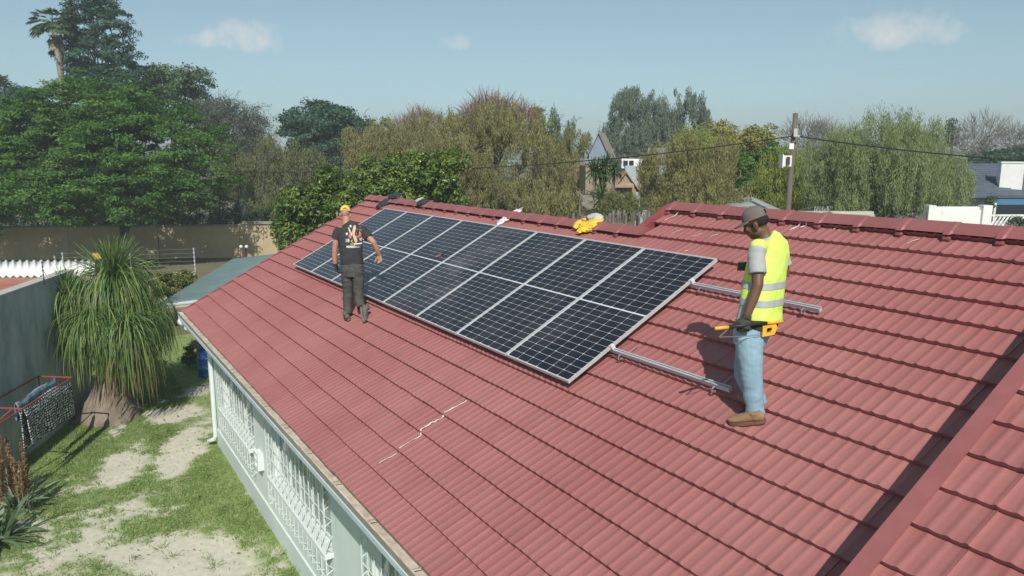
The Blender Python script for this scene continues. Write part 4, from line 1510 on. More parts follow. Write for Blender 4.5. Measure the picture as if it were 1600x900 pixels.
def crown_leafy(lobes, clumps, per, cr, leaf, shell=0.62, up=0.5, rnd=0.8, bumpy=0.22, flat=0.6, seed=0, wide=1.0, hang=0.0, fill=0.0, sprig=0):
    C, O = lobe_points(lobes, clumps, shell, bumpy, seed)
    if fill:
        C2, O2 = lobe_points(lobes, int(clumps * fill), 0.15, 0.1, seed)
        k_ = RNG.choice(clumps, len(C2), replace=False)
        C[k_], O[k_] = C2, O2
    ci = np.repeat(np.arange(clumps), per)
    size = (cr * RNG.uniform(0.55, 1.35, clumps))[ci][:, None]
    d = rand_dirs(len(ci)) * (RNG.random(len(ci)) ** (1 / 2.2))[:, None]
    d[:, 2] *= flat
    d[:, :2] *= wide
    P = C[ci] + d * size
    ok = P[:, 2] > G + 0.05
    P, ci = P[ok], ci[ok]
    v, f = leaves_at(P, O[ci] + d[ok] * 0.6, leaf[0], leaf[1], up, rnd, hang=hang)
    ct = RNG.random(clumps)
    tint = np.clip(ct[ci] * 0.55 + RNG.random(len(ci)) * 0.45, 0, 1)
    return v, f, np.repeat(tint, 4), C

def crown_strands(lobes, strands, length, width, segs=4, droop=0.8, sway=0.25, shell=0.5, bumpy=0.2, upstart=0.25, leafy=0, seed=0):
    """thin hanging shoots: each starts outwards and bends down"""
    P, O = lobe_points(lobes, strands, shell, bumpy, seed)
    n = len(P)
    L = length * RNG.uniform(0.5, 1.3, n)
    d = norm_rows(O * 0.8 + np.array([0, 0, upstart]) + RNG.normal(size=(n, 3)) * 0.35)
    down = np.array([0, 0, -1.0])
    side = norm_rows(np.cross(d, down) + RNG.normal(size=(n, 3)) * 0.5)
    pts = [P]
    cur = d
    for s in range(segs):
        cur = norm_rows(cur * (1 - droop * 0.45) + down * droop * 0.45 + RNG.normal(size=(n, 3)) * sway * 0.25)
        pts.append(pts[-1] + cur * (L / segs)[:, None])
    w = width * RNG.uniform(0.6, 1.4, n)
    prof = np.linspace(0.7, 0.12, segs + 1)
    prof[1:-1] = 1.0
    V = np.stack([np.stack([pts[s] - side * (w * prof[s])[:, None] / 2, pts[s] + side * (w * prof[s])[:, None] / 2], 1) for s in range(segs + 1)], 1)   # n,segs+1,2,3
    V = V.reshape(-1, 3)
    base = np.arange(n)[:, None] * (segs + 1) * 2
    s = np.arange(segs)[None, :] * 2
    f = np.stack([base + s, base + s + 1, base + s + 3, base + s + 2], -1).reshape(-1, 4)
    tint = np.repeat(np.clip(RNG.random(n) * 0.7 + 0.3 * RNG.random(n), 0, 1), (segs + 1) * 2)
    V2, f2, t2 = V, f, tint
    if leafy:
        k = RNG.integers(0, n, leafy)
        s_ = RNG.integers(0, segs, leafy)
        fr = RNG.random(leafy)[:, None]
        arr = np.stack(pts, 1)
        Q = arr[k, s_] * (1 - fr) + arr[k, s_ + 1] * fr + RNG.normal(size=(leafy, 3)) * width * 1.2
        lv, lf = leaves_at(Q, O[k], width * 2.8, width * 0.9, 0.2, 0.9)
        V2 = np.concatenate([V, lv])
        f2 = np.concatenate([f, lf + len(V)])
        t2 = np.concatenate([tint, np.repeat(np.clip(tint[k * (segs + 1) * 2] * 0.6 + RNG.random(leafy) * 0.4, 0, 1), 4)])
    return V2, f2, t2, P

M_BARK = mat('bark', (0.075, 0.058, 0.042), (0.14, 0.115, 0.09), 5, 0.95, 0.6, 14, stretch=(1, 1, 0.3))
M_BARK_G = mat('grey_bark', (0.14, 0.12, 0.10), (0.24, 0.21, 0.18), 5, 0.95, 0.5, 14, stretch=(1, 1, 0.3))

def sublobes(lobes, n, r, flat, out=0.92):
    """boughs: smaller ellipsoids over the outside of the big lobes, so that shade gathers between them"""
    P, O = lobe_points(lobes, n, 0.86, 0.16)
    res = []
    for p in P:
        k = r * RNG.uniform(0.65, 1.35)
        res.append((p, np.array([k, k, k * flat * RNG.uniform(0.8, 1.2)])))
    return res

def limbs(base, lobes, r0, targets=None, nb=14, fork=0.35, extra=0, lean=0.0):
    bm = bmesh.new()
    top = np.mean([c for c, _ in lobes], 0)
    fk = base + (top - base) * np.array([fork * 0.6, fork * 0.6, fork])
    add_tube(bm, [base - UP * 0.2, base + (fk - base) * 0.15, (base + fk) / 2 + RNG.normal(size=3) * r0 * 0.4, fk], [r0 * 1.35, r0 * 1.1, r0 * 0.9, r0 * 0.75], 9)
    ends = [c for c, _ in lobes]
    if targets is not None and len(targets):
        idx = RNG.choice(len(targets), min(nb, len(targets)), replace=False)
        ends = ends + [targets[i] for i in idx]
    mids = []
    for k, e in enumerate(ends):
        st = fk if (k < len(lobes) or not mids) else mids[RNG.integers(0, len(mids))]
        d = e - st
        m1 = st + d * 0.4 + UP * np.linalg.norm(d) * 0.10 + RNG.normal(size=3) * np.linalg.norm(d) * 0.06
        rr = r0 * (0.5 if k < len(lobes) else 0.22)
        add_tube(bm, [st - d * 0.02, m1, st + d * 0.75 + RNG.normal(size=3) * np.linalg.norm(d) * 0.04, e], [rr, rr * 0.7, rr * 0.4, rr * 0.15], 6)
        if k < len(lobes):
            mids.append(m1)
    return bm

def lobes_at(spec, d):
    out = []
    for s in spec:
        px, py, rx, ry = s[:4]
        dd = s[4] if len(s) > 4 else 0.0
        k = (d + dd) / F
        rd = s[5] if len(s) > 5 else rx * k * 0.8
        out.append((atd(px, py, d + dd), np.array([rx * k, rd, ry * k])))
    return out

def gp(px, d, z=G):
    p = atd(px, 330, d)
    p[2] = z
    return p

def tree(name, label, cat, px, d, spec, m, style='leafy', bark=None, r0=0.2, group=None, fork=0.4, nb=14, sprig=0, sprig_len=0.9, sub=None, core=0.25, **kw):
    lobes = lobes_at(spec, d)
    base = gp(px, d)
    t = thing(name, label, cat, base, group)
    if style == 'strands':
        v, f, tint, C = crown_strands(lobes, **kw)
    else:
        if sub:
            kc = dict(kw)
            kc['clumps'] = max(8, int(kw['clumps'] * core))
            kc['fill'] = 0.6
            inner = [(c_, r_ * 0.85) for c_, r_ in lobes]
            a_ = crown_leafy(inner, **kc)
            kw2 = dict(kw)
            kw2['shell'] = 0.45
            kw2['bumpy'] = 0.1
            b_ = crown_leafy(sublobes(lobes, *sub), **kw2)
            v, f, tint = merge([a_[:3], b_[:3]])
            C = b_[3]
        else:
            v, f, tint, C = crown_leafy(lobes, **kw)
    if sprig:                                   # fine outer twigs that break up the outline
        w_ = kw['leaf'][1] * 0.55
        v2, f2, t2, _ = crown_strands(lobes, sprig, sprig_len, w_, 4, 0.35, 0.7, 0.85, 0.2, 0.7, sprig * 2)
        v, f, tint = merge([(v, f, tint), (v2, f2, t2)])
    obj('crown', mesh_np('crown', v, f, tint), m, t)
    obj('trunk', limbs(base, lobes, r0, C, nb, fork), bark or M_BARK, t, True)
    return t

def frond_mesh(bases, dirs, length, droop, nleaf, leaf_l, leaf_w, rach=0.02, vee=0.5, fan=False):
    """pinnate (or fan) palm leaves, all of one plant"""
    V, Fc, T = [], [], []
    off = 0
    for b, d in zip(bases, dirs):
        d = unit(d)
        L = length * RNG.uniform(0.85, 1.12)
        seg = 9
        pts = [np.asarray(b, float)]
        cur = d.copy()
        for s in range(seg):
            cur = unit(cur + np.array([0, 0, -1]) * droop / seg * (0.5 + s / seg * 1.5))
            pts.append(pts[-1] + cur * L / seg)
        pts = np.array(pts)
        side = unit(np.cross(d, UP) + 1e-4)
        tt = RNG.uniform(0, 1)
        for s in range(seg):
            w0, w1 = rach * (1 - s / seg * 0.8), rach * (1 - (s + 1) / seg * 0.8)
            V += [pts[s] - side * w0, pts[s] + side * w0, pts[s + 1] + side * w1, pts[s + 1] - side * w1]
            Fc.append([off, off + 1, off + 2, off + 3])
            T += [tt] * 4
            off += 4
        for k in range(nleaf):
            u = (0.12 + 0.88 * k / nleaf) if not fan else 0.92 + 0.08 * RNG.random()
            q = u * seg
            i = min(int(q), seg - 1)
            p = pts[i] + (pts[i + 1] - pts[i]) * (q - i)
            ax = unit(pts[i + 1] - pts[i])
            for sg in (-1, 1):
                ang = vee if not fan else RNG.uniform(-0.2, 1.6)
                l = leaf_l * (math.sin(math.pi * min(1, 0.15 + u * 0.8)) * 0.6 + 0.4) * RNG.uniform(0.8, 1.15)
                dirl = unit(ax * math.cos(ang + 0.35) + side * sg * math.sin(ang + 0.35) + UP * 0.05 + RNG.normal(size=3) * 0.08)
                tip = p + dirl * l - UP * l * l * 0.35 / leaf_l
                mid = p + dirl * l * 0.5 - UP * l * 0.04
                wv = unit(np.cross(dirl, np.cross(side, ax))) * leaf_w / 2
                V += [p, mid - wv, tip, mid + wv]
                Fc.append([off, off + 1, off + 2, off + 3])
                T += [np.clip(tt * 0.6 + RNG.random() * 0.4, 0, 1)] * 4
                off += 4
    return np.array(V), np.array(Fc), np.array(T)

def straps(head, n, length, width, out=0.6, up_bias=0.5, grav=1.0, seg=9, spread=(0, 2 * math.pi), min_el=-0.2, max_el=1.4):
    """long strap leaves that rise from a head and pour down"""
    th = RNG.uniform(spread[0], spread[1], n)
    el = RNG.uniform(min_el, max_el, n)
    d = np.stack([np.cos(th) * np.cos(el), np.sin(th) * np.cos(el), np.sin(el)], 1)
    L = length * RNG.uniform(0.55, 1.15, n)
    step = (L / seg)[:, None]
    pts = [np.asarray(head) + d * 0.05 + RNG.normal(size=(n, 3)) * 0.03]
    cur = d
    for s in range(seg):
        g = grav * (0.20 + 0.22 * s / seg)
        cur = norm_rows(cur + np.array([0, 0, -g]) + RNG.normal(size=(n, 3)) * 0.07)
        pts.append(pts[-1] + cur * step)
    pts = np.stack(pts, 1)
    pts[:, :, 2] = np.maximum(pts[:, :, 2], G + 0.03)
    side = norm_rows(np.stack([-np.sin(th), np.cos(th), np.zeros(n)], 1) + RNG.normal(size=(n, 3)) * 0.35)
    prof = np.concatenate([np.linspace(1.0, 0.85, seg), [0.12]]) * width / 2
    V = np.stack([pts - side[:, None, :] * prof[None, :, None], pts + side[:, None, :] * prof[None, :, None]], 2).reshape(-1, 3)
    base = np.arange(n)[:, None] * (seg + 1) * 2
    s = np.arange(seg)[None, :] * 2
    f = np.stack([base + s, base + s + 1, base + s + 3, base + s + 2], -1).reshape(-1, 4)
    return V, f, np.repeat(RNG.random(n), (seg + 1) * 2)

def merge(parts):
    V, Fc, T, off = [], [], [], 0
    for v, f, t in parts:
        V.append(v)
        Fc.append(np.asarray(f) + off)
        T.append(t)
        off += len(v)
    return np.concatenate(V), np.concatenate(Fc), np.concatenate(T)
# ================================================================== GROUND AND GARDEN
M_EARTH = mat('dry_earth', (0.17, 0.145, 0.09), (0.095, 0.12, 0.05), 0.35, 0.95, 0.3, 8, detail=8)
bm = bmesh.new()
ring = [bm.verts.new((5 + 2600 * math.cos(a), 2600 * math.sin(a), G - 0.012)) for a in np.linspace(0, 2 * math.pi, 48, endpoint=False)]
bm.faces.new(ring)
tag(obj('ground', bm, M_EARTH), kind='structure')

# lawn sheet with its worn patches; grass blades stand where the sheet is green
def ell(px, py, a, b, ang, P, soft=0.55):
    c, s = math.cos(ang), math.sin(ang)
    dx, dy = P[:, 0] - px, P[:, 1] - py
    q = np.sqrt(((dx * c + dy * s) / a) ** 2 + ((-dx * s + dy * c) / b) ** 2)
    return np.clip((1 + soft - q) / (2 * soft), 0, 1)
def worn_ground(Pw):
    """how bare the lawn is at ground points (n,3): patches measured on the ground"""
    P = proj(Pw)
    n = np.array([mnoise.noise(Vector((p[0] * 1.6, p[1] * 1.6, 1.3))) + 0.6 * mnoise.noise(Vector((p[0] * 4.7, p[1] * 4.7, 9.1))) + 0.45 * mnoise.noise(Vector((p[0] * 11, p[1] * 11, 4.4))) for p in Pw])
    b = np.zeros(len(Pw))
    for (px, py, a, bb, ang, amt) in ((262, 650, 48, 15, -0.25, 1.0), (288, 698, 62, 26, -0.95, 1.0), (300, 615, 50, 9, -0.3, 0.8), (180, 735, 46, 26, -0.6, 1.05), (120, 762, 55, 18, -0.45, 0.55),
                                     (270, 878, 155, 50, 0.1, 0.95), (100, 850, 115, 52, -0.4, 0.72), (190, 800, 90, 28, -0.2, 0.52), (60, 800, 60, 26, -0.5, 0.45), (352, 872, 55, 34, 0.6, 0.75),
                                     (400, 760, 20, 90, -0.5, 0.35), (178, 680, 22, 10, -0.6, 0.55), (330, 430, 120, 30, -0.1, 1.0)):
        b = np.maximum(b, amt * ell(px, py, a, bb, ang, P))
    return np.clip((b + n * 0.52 - 0.34) / 0.42, 0, 1)
def grid_sheet(x0, x1, y0, y1, st):
    xs, ys = np.arange(x0, x1 + 1e-6, st), np.arange(y0, y1 + 1e-6, st)
    X, Y = np.meshgrid(xs, ys, indexing='ij')
    Z = np.full_like(X, G)
    P = np.stack([X, Y, Z], -1).reshape(-1, 3)
    nx, ny = len(xs), len(ys)
    i = (np.arange(nx - 1)[:, None] * ny + np.arange(ny - 1)[None, :]).reshape(-1)
    return P, np.stack([i, i + ny, i + ny + 1, i + 1], 1)
P, fc = grid_sheet(-13.0, 11.0, -9.0, 6.0, 0.075)
bare = worn_ground(P)
P[:, 2] += np.array([0.018 * mnoise.noise(Vector((p[0] * 1.3, p[1] * 1.3, 0))) for p in P]) - bare * 0.008 + 0.012
me = mesh_np('lawn', P, fc, bare)
M_LAWN = bpy.data.materials.new('lawn_surface')
M_LAWN.use_nodes = True
nd, lk = M_LAWN.node_tree.nodes, M_LAWN.node_tree.links
pb = nd['Principled BSDF']
pb.inputs['Roughness'].default_value = 0.95
pb.inputs['Specular IOR Level'].default_value = 0.15
at = nd.new('ShaderNodeAttribute')
at.attribute_name = 'tint'
geo = nd.new('ShaderNodeNewGeometry')
def _nz(sc, det=6):
    n = nd.new('ShaderNodeTexNoise')
    n.inputs['Scale'].default_value = sc
    n.inputs['Detail'].default_value = det
    n.inputs['Roughness'].default_value = 0.65
    lk.new(geo.outputs['Position'], n.inputs['Vector'])
    return n.outputs[0]
def _rp(src, a, b, ca, cb):
    r = nd.new('ShaderNodeValToRGB')
    r.color_ramp.elements[0].position, r.color_ramp.elements[1].position = a, b
    r.color_ramp.elements[0].color, r.color_ramp.elements[1].color = tuple(ca) + (1,), tuple(cb) + (1,)
    lk.new(src, r.inputs[0])
    return r.outputs[0]
soil = _rp(_nz(9), 0.35, 0.7, (0.49, 0.465, 0.37), (0.62, 0.59, 0.49))
turf = _rp(_nz(6), 0.35, 0.68, (0.205, 0.28, 0.10), (0.30, 0.345, 0.14))
mx = nd.new('ShaderNodeMixRGB')
lk.new(at.outputs['Fac'], mx.inputs[0])
lk.new(turf, mx.inputs[1])
lk.new(soil, mx.inputs[2])
lk.new(mx.outputs[0], pb.inputs['Base Color'])
bp = nd.new('ShaderNodeBump')
bp.inputs['Strength'].default_value = 0.5
bp.inputs['Distance'].default_value = 0.02
lk.new(_nz(38), bp.inputs['Height'])
lk.new(bp.outputs[0], pb.inputs['Normal'])
tag(obj('lawn', me, M_LAWN, smooth=True), kind='structure')

# grass blades
N0 = 260000
gx = RNG.uniform(-12.8, 8.5, N0)
gy = RNG.uniform(-8.6, -3.42, N0)
side_ = (np.arange(N0) > 230000)
gx[side_] = RNG.uniform(-12.8, -1.9, side_.sum())
gy[side_] = RNG.uniform(-3.42, 4.0, side_.sum())
ix = np.clip(((gx + 13.0) / 0.075).astype(int), 0, 319)
ny = len(np.arange(-9.0, 6.0 + 1e-6, 0.075))
iy = np.clip(((gy + 9.0) / 0.075).astype(int), 0, ny - 1)
bb = bare[ix * ny + iy]
keep = RNG.random(N0) > np.clip(bb * 1.25, 0, 0.985)
gx, gy = gx[keep], gy[keep]
n = len(gx)
h = RNG.uniform(0.02, 0.055, n)
th = RNG.uniform(0, 2 * np.pi, n)
lean = RNG.normal(size=(n, 2)) * 0.6
wv = np.stack([np.cos(th), np.sin(th), np.zeros(n)], 1) * (RNG.uniform(0.005, 0.011, n))[:, None]
B = np.stack([gx, gy, np.full(n, G + 0.012)], 1)
T = B + np.stack([lean[:, 0] * h, lean[:, 1] * h, h], 1)
V = np.stack([B - wv, B + wv, T], 1).reshape(-1, 3)
M_GRASS = leaf_mat('grass_blades', (0.18, 0.30, 0.085), (0.245, 0.37, 0.12), (0.39, 0.41, 0.19), 0.5, 0.7)
tag(obj('grass', mesh_np('grass', V, np.arange(3 * n).reshape(n, 3), np.repeat(RNG.random(n) ** 1.3, 3)), M_GRASS), kind='stuff')

# fallen leaves and taller weeds scattered over the lawn
nl = 420
q = np.stack([RNG.uniform(-8, 8, nl), RNG.uniform(-8.4, -3.5, nl), np.full(nl, G + 0.03)], 1)
v, f = leaves_at(q, np.tile([0, 0, 1.0], (nl, 1)), 0.06, 0.03, 1.0, 0.5, 0.5)
tag(obj('leaf_litter', mesh_np('leaf_litter', v, f, np.repeat(RNG.random(nl), 4)), leaf_mat('litter', (0.16, 0.10, 0.05), (0.28, 0.20, 0.10), (0.42, 0.36, 0.22), 0.1)), kind='stuff')
wp = []
for k in range(120):
    x_, y_ = RNG.uniform(-9, 7), RNG.uniform(-8.0, -3.5)
    wp.append(straps(np.array([x_, y_, G + 0.01]), 14, RNG.uniform(0.08, 0.2), 0.012, grav=0.6, seg=4, min_el=0.4, max_el=1.4))
tag(obj('weeds', mesh_np('weeds', *merge(wp)), M_GRASS), kind='stuff')

# --- ponytail palm: swollen grey trunk, three pouring heads
pony = onz(172, 652, G)
t = thing('ponytail_palm', 'ponytail palm with swollen base and long drooping strap leaves on the lawn', 'palm', pony)
bm = bmesh.new()
prof = [(-0.1, 0.80), (0.05, 0.74), (0.25, 0.60), (0.5, 0.44), (0.8, 0.32), (1.2, 0.25), (1.7, 0.22), (2.2, 0.19)]
top = atd(170, 468, 17.8)
rings = []
for z, r in prof:
    c = pony + (top - pony) * np.clip(z / (top[2] - G), 0, 1) * np.array([1, 1, 0]) + UP * z
    ring = []
    for k in range(22):
        a = 2 * math.pi * k / 22
        rr = r * (1 + 0.10 * math.sin(a * 3 + 1) * (1 - z / 2.4) + 0.05 * math.sin(a * 7 + z * 3))
        ring.append(bm.verts.new(Vector(c + np.array([rr * math.cos(a), rr * math.sin(a), 0]))))
    rings.append(ring)
for a, b in zip(rings, rings[1:]):
    for k in range(22):
        bm.faces.new((a[k], a[(k + 1) % 22], b[(k + 1) % 22], b[k]))
bm.faces.new(rings[-1])
stem = pony + (top - pony) * np.array([1, 1, 0]) + UP * 2.1
heads = [atd(178, 440, 17.7), atd(106, 468, 17.4), atd(220, 486, 18.0), atd(146, 500, 17.1), atd(200, 512, 17.1)]
for h_ in heads:
    add_tube(bm, [stem - UP * 0.4, stem * 0.5 + h_ * 0.5 - UP * 0.1, h_], [0.17, 0.12, 0.07], 8)
obj('trunk', bm, mat('corky_bark', (0.15, 0.12, 0.09), (0.27, 0.225, 0.175), 5, 0.95, 1.0, 22, stretch=(1, 1, 0.5)), t, True)
M_STRAP = leaf_mat('strap_leaf', (0.070, 0.145, 0.040), (0.125, 0.215, 0.058), (0.24, 0.305, 0.095), 0.3, 0.5, 0.4)
M_STRAPY = leaf_mat('yellowing_strap_leaf', (0.20, 0.21, 0.04), (0.30, 0.28, 0.06), (0.36, 0.30, 0.11), 0.2, 0.6)
M_STRAPD = leaf_mat('dry_strap_leaf', (0.15, 0.105, 0.055), (0.22, 0.16, 0.09), (0.28, 0.22, 0.13), 0.2, 0.8)
parts = []
for i, (h_, cnt, L) in enumerate(zip(heads, (900, 620, 680, 480, 480), (1.85, 1.5, 1.35, 1.65, 1.6))):
    parts.append(straps(h_, cnt, L, 0.019, grav=[1.5, 1.9, 1.7, 1.7, 1.7][i], min_el=-0.3, max_el=1.25))
parts.append(straps(heads[0], 260, 1.1, 0.024, grav=0.16, min_el=0.6, max_el=1.5))
parts.append(straps(heads[1], 140, 0.8, 0.022, grav=0.18, min_el=0.6, max_el=1.5))
obj('leaves', mesh_np('leaves', *merge(parts)), M_STRAP, t)
obj('yellow_leaves', mesh_np('yellow_leaves', *straps(heads[0] - UP * 0.15, 200, 1.6, 0.020, grav=1.7, min_el=-0.3, max_el=0.8, spread=(-1.6, 0.6))), M_STRAPY, t)
obj('dry_leaves', mesh_np('dry_leaves', *merge([straps(heads[0] - UP * 0.5, 260, 2.0, 0.024, grav=1.5, min_el=-0.6, max_el=0.2, spread=(-1.9, 0.6)), straps(heads[4] - UP * 0.1, 160, 1.7, 0.024, grav=1.6, min_el=-0.7, max_el=0.1)])), M_STRAPD, t)

# --- neighbour's outbuilding: stained grey wall, flat red roof, white corrugated sheet
A0, A1 = np.array([-2.20, -7.39, 0]), np.array([-5.92, -5.73, 0])
wd = unit(A1 - A0)
wnm = np.array([-wd[1], wd[0], 0])
if wnm @ np.array([1, 1, 0]) < 0:
    wnm = -wnm
ob = thing('outbuilding', "neighbour's outbuilding with a stained blue-grey wall and flat red roof", 'building', (-6, -8.5, G))
M_STAIN = mat('stained_plaster', (0.18, 0.235, 0.25), (0.53, 0.575, 0.57), 1.3, 0.9, 0.3, 40, stretch=(1, 1, 0.5), ramp=(0.3, 0.72), detail=9)
w0, w1 = A0 - wd * 6.5, A1 + wd * 0.55
ZT = -1.68
bm = bmesh.new()
mid = (w0 + w1) / 2 - wnm * 0.115
add_box(bm, (mid[0], mid[1], (G + ZT) / 2 - 0.1), (np.linalg.norm(w1 - w0), 0.23, ZT - G + 0.2), np.array([wd, wnm, UP]))
obj('wall', bm, M_STAIN, ob)
bm = bmesh.new()
add_box(bm, (mid[0], mid[1], ZT + 0.022), (np.linalg.norm(w1 - w0) + 0.02, 0.27, 0.04), np.array([wd, wnm, UP]))
obj('coping', bm, mat('pale_coping', (0.36, 0.36, 0.34), (0.47, 0.46, 0.43), 5, 0.9), ob)
bm = bmesh.new()
g0, g1 = w0 - wnm * 0.30, w1 - wnm * 0.30 - wd * 0.2
gm = (g0 + g1) / 2
add_box(bm, (gm[0], gm[1], ZT - 0.03), (np.linalg.norm(g1 - g0), 0.13, 0.06), np.array([wd, wnm, UP]))
obj('box_gutter', bm, mat('dark_gutter', (0.04, 0.035, 0.035)), ob)
M_REDROOF = mat('faded_red_roof', (0.34, 0.125, 0.09), (0.42, 0.18, 0.13), 1.2, 0.9, 0.2, 20)
r0, r1 = w0 - wnm * 0.38, w1 - wnm * 0.38
bm = bmesh.new()
far = atd(30, 434, 17.0)
fl = far - RV * 9
r1 = A0 + wd * 2.7 - wnm * 0.38
fe1, fe0 = atd(78, 434, 17.0), atd(-190, 434, 17.0)
add_slab(bm, [(r0[0], r0[1], ZT - 0.05), (r1[0], r1[1], ZT - 0.05), fe1, fe0], (0, 0, -0.08))
obj('roof', bm, M_REDROOF, ob)
M_CORR = mat('white_corrugated', (0.74, 0.73, 0.70), (0.80, 0.79, 0.76), 3, 0.6)
bm = bmesh.new()
lo0, hi0 = atd(-140, 436, 17.02), atd(-140, 412, 17.5)
lo1, hi1 = atd(148, 434, 17.9), atd(148, 410, 18.3)
nn = 300
rows = [[], []]
for k in range(nn + 1):
    f_ = k / nn
    dz = 0.028 * math.sin(f_ * 2 * math.pi * 26)
    for r_, (a, b) in enumerate(((lo0, lo1), (hi0, hi1))):
        rows[r_].append(bm.verts.new(Vector(a + (b - a) * f_ + UP * (dz + 0.05))))
for k in range(nn):
    bm.faces.new((rows[0][k], rows[0][k + 1], rows[1][k + 1], rows[1][k]))
o = obj('corrugated_sheet', bm, M_CORR, ob, True)
so_ = o.modifiers.new('thickness', 'SOLIDIFY')
so_.thickness = 0.012

# --- fold-out washing line on that wall
M_RACK = mat('rusty_red_steel', (0.33, 0.06, 0.045), (0.20, 0.07, 0.05), 14, 0.6)
Z = -3.6
c_bl, c_br, c_fr, c_fl = onz(-60, 655, Z), onz(60, 588, Z), onz(112, 590, Z), onz(35, 639, Z)
c_fl2 = c_fl + (c_fl - c_fr) * 0.55
rk = thing('washing_line', 'rusty red fold-out washing line fixed to the blue-grey wall', 'washing line', (c_br + c_fr) / 2)
for nm, pts in (('rear_bar', [c_bl, c_br]), ('end_arm', [c_br, c_fr]), ('front_bar', [c_fr, c_fl2]), ('brace', [c_br - UP * 0.45, c_br]), ('brace', [c_br - UP * 0.45, (c_br + c_fr) / 2]), ('near_arm', [c_fl, onz(-40, 636, Z)]), ('brace', [c_fl * 0.8 + onz(-40, 636, Z) * 0.2, onz(-40, 690, Z - 0.3)])):
    bm = bmesh.new()
    add_tube(bm, pts, 0.018, 6)
    obj(nm, bm, M_RACK, rk)
def hung(name, label, a, b, drop1, drop2, m, fold=0.05, off=0.05):
    """cloth folded over the bar a-b: two hanging sides joined over the bar"""
    ax = unit(b - a)
    nr = np.cross(ax, UP)
    L = np.linalg.norm(b - a)
    nu, nv = 40, 30
    bm = bmesh.new()
    rows = []
    for j in range(nv + 1):
        t_ = j / nv * 2 - 1
        row = []
        for i in range(nu + 1):
            s = i / nu
            drop = (drop1 if t_ < 0 else drop2) * abs(t_)
            sd = (1 if t_ > 0 else -1) * off * min(1, abs(t_) * 6)
            wav = fold * math.sin(s * 13 + t_) * abs(t_) + 0.02 * math.sin(s * 29 + 1) * abs(t_)
            row.append(bm.verts.new(Vector(a + ax * L * s + nr * (sd + wav) - UP * (drop + 0.02 * math.sin(s * 9)) + UP * 0.025 * (1 - min(1, abs(t_) * 6)))))
        rows.append(row)
    for j in range(nv):
        for i in range(nu):
            bm.faces.new((rows[j][i], rows[j][i + 1], rows[j + 1][i + 1], rows[j + 1][i]))
    o = obj(name, bm, m, None, True)
    q = o.modifiers.new('thickness', 'SOLIDIFY')
    q.thickness = 0.012
    tag(o, label, 'laundry')
    return o
def blanket_mat():
    m = bpy.data.materials.new('patterned_blanket')
    m.use_nodes = True
    nd, lk = m.node_tree.nodes, m.node_tree.links
    p = nd['Principled BSDF']
    p.inputs['Roughness'].default_value = 0.95
    geo = nd.new('ShaderNodeNewGeometry')
    sx = nd.new('ShaderNodeSeparateXYZ')
    lk.new(geo.outputs['Position'], sx.inputs[0])
    cb = nd.new('ShaderNodeCombineXYZ')
    lk.new(sx.outputs['X'], cb.inputs[0])
    lk.new(sx.outputs['Z'], cb.inputs[1])
    vo = nd.new('ShaderNodeTexVoronoi')
    vo.inputs['Scale'].default_value = 19
    vo.inputs['Randomness'].default_value = 0.35
    lk.new(cb.outputs[0], vo.inputs['Vector'])
    rp = nd.new('ShaderNodeValToRGB')
    rp.color_ramp.interpolation = 'LINEAR'
    rp.color_ramp.elements[0].position, rp.color_ramp.elements[1].position = 0.30, 0.42
    rp.color_ramp.elements[0].color, rp.color_ramp.elements[1].color = (0.55, 0.58, 0.57, 1), (0.025, 0.03, 0.035, 1)
    lk.new(vo.outputs['Distance'], rp.inputs[0])
    lk.new(rp.outputs[0], p.inputs['Base Color'])
    return m
hung('blanket', 'black and white patterned blanket hanging on the washing line', c_fl + (c_fr - c_fl) * 0.0, c_fl + (c_fr - c_fl) * 0.93, 0.82, 0.75, blanket_mat(), 0.03, 0.06)
i0, i1 = onz(24, 631, Z), onz(86, 591, Z)
bm = bmesh.new()
add_tube(bm, [i0 - (i1 - i0) * 0.2, i1 + (i1 - i0) * 0.1], 0.008, 5)
obj('inner_rod', bm, M_RACK, rk)
hung('towel', 'blue towel hanging behind the patterned blanket', i0, i1, 0.35, 0.32, mat('blue_towel', (0.10, 0.19, 0.28), (0.32, 0.42, 0.48), 7, 0.95, stretch=(4, 4, 0.6)), 0.015, 0.035)

# --- aloes with rusty flower spikes in the near left corner
M_ALOE = leaf_mat('aloe_leaf', (0.08, 0.14, 0.07), (0.12, 0.19, 0.095), (0.20, 0.26, 0.15), 0.1, 0.5, 0.4)
M_SPIKE = leaf_mat('dry_flower_spike', (0.17, 0.075, 0.028), (0.25, 0.13, 0.05), (0.36, 0.24, 0.12), 0.15, 0.9)
al = thing('aloe', 'aloe clump with rusty dry flower spikes at the foot of the blue-grey wall', 'aloe', onz(5, 848, G))
parts = []
for (px, py, nL, L, w) in ((4, 850, 36, 0.75, 0.075), (30, 800, 44, 0.7, 0.04), (-40, 860, 40, 0.8, 0.08), (15, 775, 60, 0.6, 0.03), (-30, 800, 50, 0.7, 0.04)):
    parts.append(straps(onz(px, py, G) + UP * 0.08, nL, L, w, grav=0.35, seg=6, min_el=0.25, max_el=1.3))
obj('leaves', mesh_np('leaves', *merge(parts)), M_ALOE, al)
V_, F_, T_, off = [], [], [], 0
